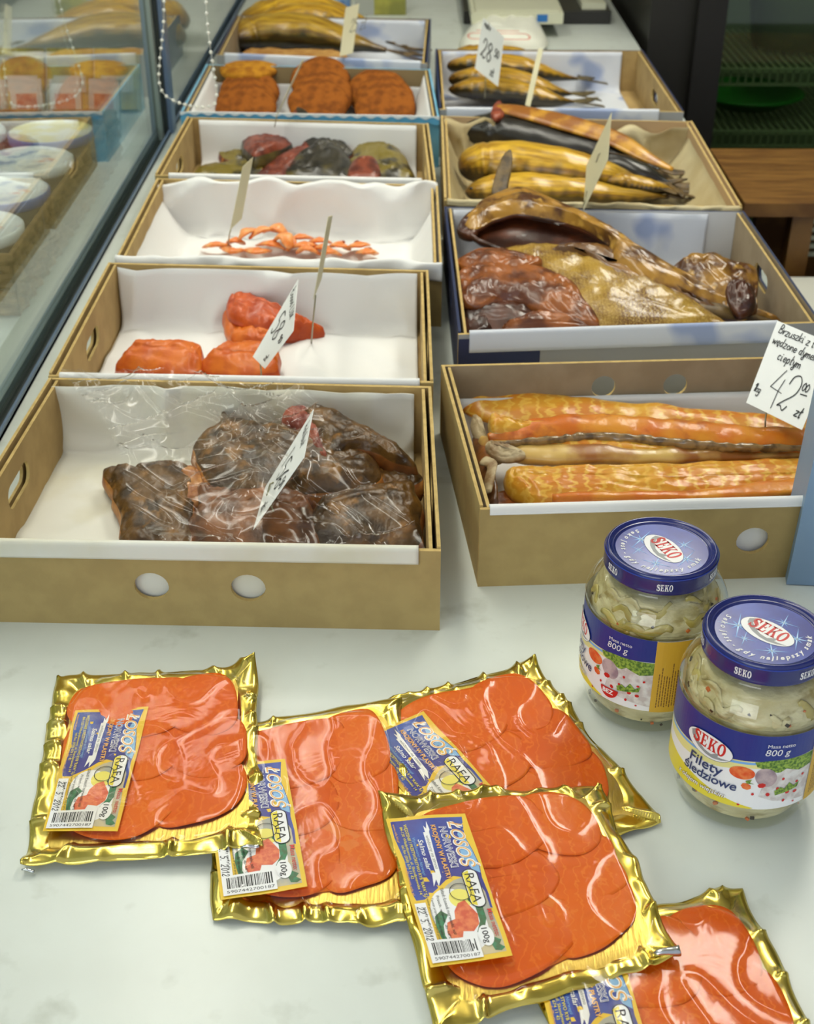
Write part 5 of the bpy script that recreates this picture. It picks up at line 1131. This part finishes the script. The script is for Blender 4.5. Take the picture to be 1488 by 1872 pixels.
def salmon_label():
    pr = Print()
    pr.poly([(0,0),(126,0),(126,56),(0,56)], m_lyel)
    pr.poly([(3,2.5),(3,53),(10,52),(22,50.5),(34,52.5),(48,54),(60,53),(74,54),(86,53.5),(84,48),(66,46),(58,40),(56,34),(59,28),(66,20),(73,10),(73,4),(66,2.5),(40,4),(18,2)], m_lblue)
    pr.poly([(20,50),(34,52),(48,53.5),(56,53),(52,48),(40,44),(26,44),(16,47)], m_lbluel)
    pr.poly([(66,50),(58,40),(60,33),(64,27),(72,20),(78,14),(100,13),(122,20),(122,53),(100,53),(86,52),(72,52)], m_lbeige)
    pr.poly(ell(92,29,26,17,40,.25), m_pw); pr.poly(ell(76,34,8,8,24), m_lemon)
    pr.poly([(72,44),(82,47),(94,47),(106,42),(104,38),(96,42),(84,42),(78,38)], m_lgreen)
    pr.poly([(78,36),(84,39),(90,42),(98,41),(103,36),(102,29),(108,27),(110,21),(102,18),(94,20),(92,26),(86,27),(80,31)], m_dish)
    pr.poly([(110,48),(113,52),(116,50),(119,53),(121,50),(120,46),(116,45),(112,45)], m_lgreen)
    pr.poly([(84,18),(88,22),(96,17),(104,16),(110,18),(106,13),(96,12),(88,13)], m_lgreen)
    # lettering
    pr.layer = 10
    pr.text('ŁOSOŚ', 7, 41.6, 13.2, m_pw, bold=.04, shear=.3, width=44); pr.layer = 11
    pr.text('ŁOSOŚ', 7.3, 41.9, 13.0, m_lgold, bold=-.006, shear=.3, width=43.2)
    pr.text('NORWESKI', 12, 34.6, 7.2, m_pw, bold=.035, width=37); pr.layer = 12
    pr.text('NORWESKI', 12.3, 34.8, 7.0, m_lblue, bold=-.012, width=36.4)
    pr.text('KROJONY W PLASTRY', 10, 29.2, 4.6, m_lgold, bold=.03, width=49)
    pr.poly([(6,27),(13,25.5),(10,24),(16,24),(16,22.6),(52,22.6),(52,20),(64,18.5),(58,21.5),(64,22),(56,25.6),(16,26.8),(14,27.6)], m_pw)
    pr.text('wędzony na zimno', 19, 23.6, 3.0, m_pgrey, bold=.02, width=30)
    pr.text('Salmo salar', 22, 17.4, 4.8, m_pw, bold=.015, shear=.25, width=28); pr.text('Wyhodowano w Norwegii', 20, 13.8, 2.9, m_lbluel, shear=.25, width=34)
    pr.text('WĘDZENIE I PRZETWÓRSTWO RYB "RAFA" S.J.', 7, 10.6, 3.0, m_pyel, bold=.015, width=65)
    pr.text('84-120 Władysławowo, ul. Skandynawska 14', 9, 7.6, 2.7, m_pyel, bold=.01, width=60); pr.text('tel./fax (058) 674 11 42', 26, 5.0, 2.7, m_pyel, bold=.01, width=30)
    pr.text('www.rafa.biz.pl', 6, 2.9 if False else 3.2, 2.4, m_lgold, bold=.01, width=17)
    pr.text('rafa@private.gda.pl', 44, 5.0-2.4, 2.4, m_lgold, bold=.01, width=25)
    pr.layer = 14
    pr.poly(rrect(52,39.4,85,50.6,5.4), m_pblack); pr.poly(rrect(52.7,40.1,84.3,49.9,4.8), m_pw); pr.poly([(55,40.4),(82,40.4),(83.6,44),(53.2,44.6)], m_pyel)
    pr.text('RAFA', 56, 41.6, 9.2, m_pblack, width=25); pr.up()
    pr.text('Masa netto:', 87, 49, 5.0, m_pred, bold=.005, width=23)
    pr.poly(ell(108,43,8.2,5,28), m_pw); pr.text('100g', 102, 41, 5.6, m_pblack, bold=.015, width=12)
    vs, fs, _ = fill2d([ell(71,35,7.5,7.5,28), ell(71,35,7.0,7.0,28)]); pr.raw(vs, fs, m_pblack)
    pr.text('Skład: Łosoś norweski, sól', 66, 22.0, 3.2, m_pblack, width=38); pr.text('Przech. w temp. do +4°C', 72, 17.8, 2.8, m_pblack, width=36)
    pr.text('Termin przydatności do spożycia', 73, 13.8, 2.4, m_pblack, width=35); pr.text('numer jednocześnie nr partii prod.', 73, 11.0, 2.2, m_pblack, width=35)
    pr.up(); pr.poly([(76,2),(108,2),(108,9.6),(76,9.6)], m_pw); pr.poly([(107,2),(124,2),(124,37),(107,37)], m_pw)
    pr.text('Należy spożyć do:', 80, 7.2, 2.4, m_pblack, bold=.01, width=22); pen(pr, m_pblack, '22. 5. 2012', 79, 2.9, 4.6, .12, .2, .25, 3)
    rnd = random.Random(7); y = 5
    while y < 35:
        w = rnd.choice((.35,.5,.8,1.0)); pr.raw([V((109,y,0)),V((118.5,y,0)),V((118.5,y+w,0)),V((109,y+w,0))],[(0,1,2,3)],m_pblack); y += w+rnd.choice((.35,.5,.7))
    pr.up(); vs, fs = text2d('5907442700187', 3.4, width=31); pr.raw([V((122.4-v.y, 4.5+v.x, 0)) for v in vs], fs, m_pblack)
    return pr
LABEL = salmon_label()
def sstep(a, b_, x): t = max(0, min(1, (x-a)/(b_-a))); return t*t*(3-2*t)
OUTL = [(q[0]*.97+.01, q[1]*.975+.004) for q in [(.20,.12),(.34,.09),(.52,.085),(.70,.075),(.84,.09),(.885,.16),(.90,.30),(.92,.45),(.925,.60),(.90,.74),(.82,.82),(.74,.86),(.60,.885),(.42,.905),(.26,.90),(.155,.83),(.12,.66),(.11,.45),(.12,.24)]]
SLICES = [ # outline in pack fractions, bottom to top
 [(.56,.60),(.74,.56),(.90,.58),(.925,.68),(.87,.80),(.74,.86),(.60,.87),(.52,.80),(.50,.68)],
 [(.16,.62),(.34,.56),(.54,.58),(.62,.68),(.60,.82),(.46,.90),(.28,.90),(.16,.83),(.12,.72)],
 [(.60,.34),(.76,.31),(.91,.34),(.93,.48),(.90,.60),(.76,.64),(.62,.60),(.55,.48)],
 [(.13,.34),(.30,.30),(.48,.32),(.62,.40),(.64,.52),(.54,.62),(.34,.64),(.16,.62),(.11,.48)],
 [(.62,.10),(.78,.07),(.88,.13),(.91,.28),(.86,.38),(.74,.42),(.62,.36),(.56,.22)],
 [(.16,.14),(.34,.09),(.54,.08),(.66,.12),(.69,.26),(.60,.38),(.42,.42),(.22,.38),(.12,.26)]]
def salmon_pack(label, cor, lab, seed, lifts=(), board=(.09,.08,.945,.945), shift=(0,0), curl=None, ridge=(1,1,1,1), scale=1.0):
    C4 = [P(*q) for q in cor]; ctr = sum(C4, V())/4
    t = thing('salmon_pack', label, 'salmon pack', (ctr.x, ctr.y, max(.0003, min(q.z for q in C4))), 'gold vacuum packs of sliced salmon')
    TL, TR, BR, BL = C4; Wm = (TR-TL).length; Hm = (BL-TL).length
    def W_(u, v, h=0): p = TL.lerp(TR, u).lerp(BL.lerp(BR, u), v); p.z += h; return p
    rn = random.Random(seed)
    def edge(u, v):   # metres to nearest outer edge
        return min(u, 1-u)*Wm, min(v, 1-v)*Hm
    def inside(u, v, o=.0):  # 1 over the salmon, 0 outside
        du = abs(u-.52-shift[0])/(.405+o); dv = abs(v-.485-shift[1])/(.405+o)
        return (du**5+dv**5)**.2
    def foil_h(u, v):
        eu, ev = edge(u, v); r = inside(u, v, .02); p = W_(u, v)
        out = sstep(.97, 1.12, r)
        # folds run outwards from the board
        side = eu*1.0 < ev
        a = (v*Hm if side else u*Wm); q = (u if side else v)
        fold = 1-abs(noise.noise(V((a*36+seed*3, (eu if side else ev)*14, seed*1.3+(0 if side else 4)+(9 if (u > .5 if side else v > .5) else 0)))))
        fold2 = noise.noise(V((a*15, (eu if side else ev)*12, seed*2.1+(0 if side else 4))))
        h = .0014+out*(.0046*fold**9+.0030*fold2+.0010*noise.noise(V((p.x*60,p.y*60,seed)))+.0005)
        w = .018; e_ = min(eu, ev)
        k = ridge[(0 if v < .5 else 2) if ev < eu else (3 if u < .5 else 1)]
        if e_ < w: h += k*.0030*math.sin(PI*min(1, e_/w))*(.6+.9*noise.noise(V((a*9, seed, 0))))
        if e_ < .003: h -= .0012*(1-e_/.003)
        for (lu, lv, lh, lr) in lifts:
            d = math.hypot((u-lu)*Wm, (v-lv)*Hm)
            if d < lr: h += lh*(1-d/lr)**2*2
        return max(h, .0004)
    def wob(u, v):
        s_ = .006; e_ = sstep(.12, 0, min(u,1-u,v,1-v)) if min(u,1-u,v,1-v) < .12 else 0
        return (u+s_*e_*noise.noise(V((v*5+seed, u*5, 1)))*3, v+s_*e_*noise.noise(V((u*5, v*5+seed, 7)))*3)
    b = MB(); grid(b, lambda u, v: W_(*wob(u, v), foil_h(u, v)), 120, 150, m_foil, .0003); GF = b.build('gold_foil', t, True)
    # board
    b = MB(); x0, y0, x1, y1 = board; rr = rrect(x0+.0, y0, x1, y1, .075)
    n = len(rr); top = [W_(u, v, .0030) for u, v in rr]; bot = [W_(u, v, .0016) for u, v in rr]; cc_ = [W_((u-.5)*.9+.5, (v-.5)*.9+.5, .0034) for u, v in rr]
    b.add(top+bot+cc_, [tuple(range(2*n, 3*n))]+[(i, (i+1)%n, 2*n+(i+1)%n, 2*n+i) for i in range(n)]+[(i, n+i, n+(i+1)%n, (i+1)%n) for i in range(n)], m_board); b.build('gold_board', t)
    # salmon
    jit = lambda q, a=.012: ((q[0]-.5)*scale+.5+shift[0]+rn.uniform(-a,a), (q[1]-.5)*scale+.5+shift[1]+rn.uniform(-a,a))
    b = MB(); slab(b, [W_(*jit(q, .010), .0044) for q in OUTL], .0014, .0008, m_slice3, world=True, amp=.0003, rimamp=.0015, freq=60, seed=seed, rings=6); b.build('salmon_base', t, True)
    for i, sl in enumerate(SLICES):
        cx = sum(q[0] for q in sl)/len(sl); cy = sum(q[1] for q in sl)/len(sl)
        b = MB(); h = .0050+.00055*i
        pts = [W_(*jit(((q[0]-cx)*1.04+cx, (q[1]-cy)*1.04+cy), .014), h+.0004*math.sin(k*1.7+i)) for k, q in enumerate(sl)]
        slab(b, pts, .0005, .0008, (m_slice, m_slice2)[(i+seed)%2], world=True, amp=.0005, rimamp=.0015, freq=38, seed=seed*7+i, rings=12, power=5); b.build('salmon_slice', t, True)
    # film over the salmon
    def film_h(u, v):
        r = inside(u, v); top = .0101; k = 1-sstep(.97, 1.13, r); p = W_(u, v)
        w = noise.noise(V((p.x*38+seed, p.y*38, 1))); w2 = 1-abs(noise.noise(V((p.x*34, p.y*24+p.x*14, seed))))
        return foil_h(u, v)*(1-k)+.0005*(1-k)+.0006 + k*top + k*(.0008*noise.noise(V((p.x*20+seed,p.y*20,1)))+.0007*w2**8) + .0012*w2**5*k*(1-k)*4
    b = MB(); grid(b, lambda u, v: W_(.035+.93*u, .03+.94*v, film_h(.035+.93*u, .03+.94*v)), 110, 130, m_film); b.build('clear_film', t, True)
    # label
    LT, RT, RB, LB = [P(*q) for q in lab]
    zt = max(q.z for q in (LT, RT, RB, LB))
    def fn(x, y, l):
        s_, q = x/126, y/56; p = LT.lerp(LB, s_).lerp(RT.lerp(RB, s_), q)
        p.z += l + .0006*math.sin(x*.09+seed)*math.sin(y*.12+1) + .0004; return p
    b = MB(); LABEL.emit(b, fn, 6.0, .00004); b.build('printed_label', t)
    if curl:
        b = MB()
        for (A_, B_, r_) in curl: 
            a, q = P(*A_), P(*B_); st = []
            for i in range(7): st.append(a.lerp(q, i/6)+V((0,0,.0008*math.sin(i*.9))))
            b.tube(st, [r_*(.5+.5*i/6) for i in range(7)], m_silver, 12)
        b.build('silver_curl', GF, True)
    return t
def lab3(tr, L, Wd, zt, zl):  # label from its top right corner and directions
    R0 = tr; 
    return R0
# lowest: the tilted pack at the back, and the one at the lower right
def px_of(p):
    q = RM.transposed() @ (p-CP); return (744+FPX*q.x/-q.z, 936-FPX*q.y/-q.z, p.z)
tr3 = P(774,1301,.012); L3d = V((.514,-.858,0)); W3d = V((-.858,-.514,0))
lab_3 = [px_of(tr3+W3d*.056+V((0,0,-.002))), px_of(tr3), px_of(tr3+L3d*.126), px_of(tr3+L3d*.126+W3d*.056+V((0,0,-.002)))]
c3 = P(975,1212,.002); d3 = P(1208,1505,.002); e3 = (d3-c3); wd3 = V((e3.y, -e3.x, 0)).normalized()*.158
salmon_pack('gold salmon pack turned clockwise, farthest back of the packs, beside the jars', [px_of(c3+wd3), px_of(c3), px_of(d3), px_of(d3+wd3)], lab_3, 3, lifts=((1,0,.004,.03),), ridge=(.8,.8,.8,.6))
salmon_pack('gold salmon pack at the lower right corner, half under the front pack', [(928,1703,.002),(1357,1625,.002),(1600,2126,.001),(1140,2190,.001)],
    [(965,1722,.009),(1122,1700,.012),(1228,2050,.012),(1060,2080,.009)], 5, ridge=(1,.7,1,.4))
salmon_pack('gold salmon pack second from the left, its label partly under the leftmost pack', [(372,1335,.002),(735,1278,.009),(768,1700,.004),(390,1685,.001)],
    [(374,1398,.011),(521,1389,.0155),(562,1622,.0145),(404,1647,.011)], 2, lifts=((1,1,.002,.03),))
salmon_pack('leftmost gold salmon pack, its right edge lying on the next pack', [(105,1240,.001),(468,1222,.009),(482,1552,.013),(40,1592,.001)],
    [(138,1300,.0095),(272,1293,.014),(215,1520,.015),(78,1520,.0095)], 1, lifts=((1,0,.007,.032),(0,1,.003,.02)), curl=[((440,1549,.016),(474,1546,.017),.0016),((40,1590,.005),(62,1592,.004),.0012)])
salmon_pack('front gold salmon pack on top of three others, whole label readable', [(690,1462,.017),(1095,1438,.013),(1240,1755,.013),(795,1900,.004)],
    [(705,1497,.026),(850,1487,.027),(937,1748,.022),(787,1770,.018)], 4, lifts=((1,1,.004,.03),(0,0,.003,.03)), ridge=(1.3,1.2,.6,.8), curl=[((1196,1744,.018),(1243,1736,.020),.0034)])
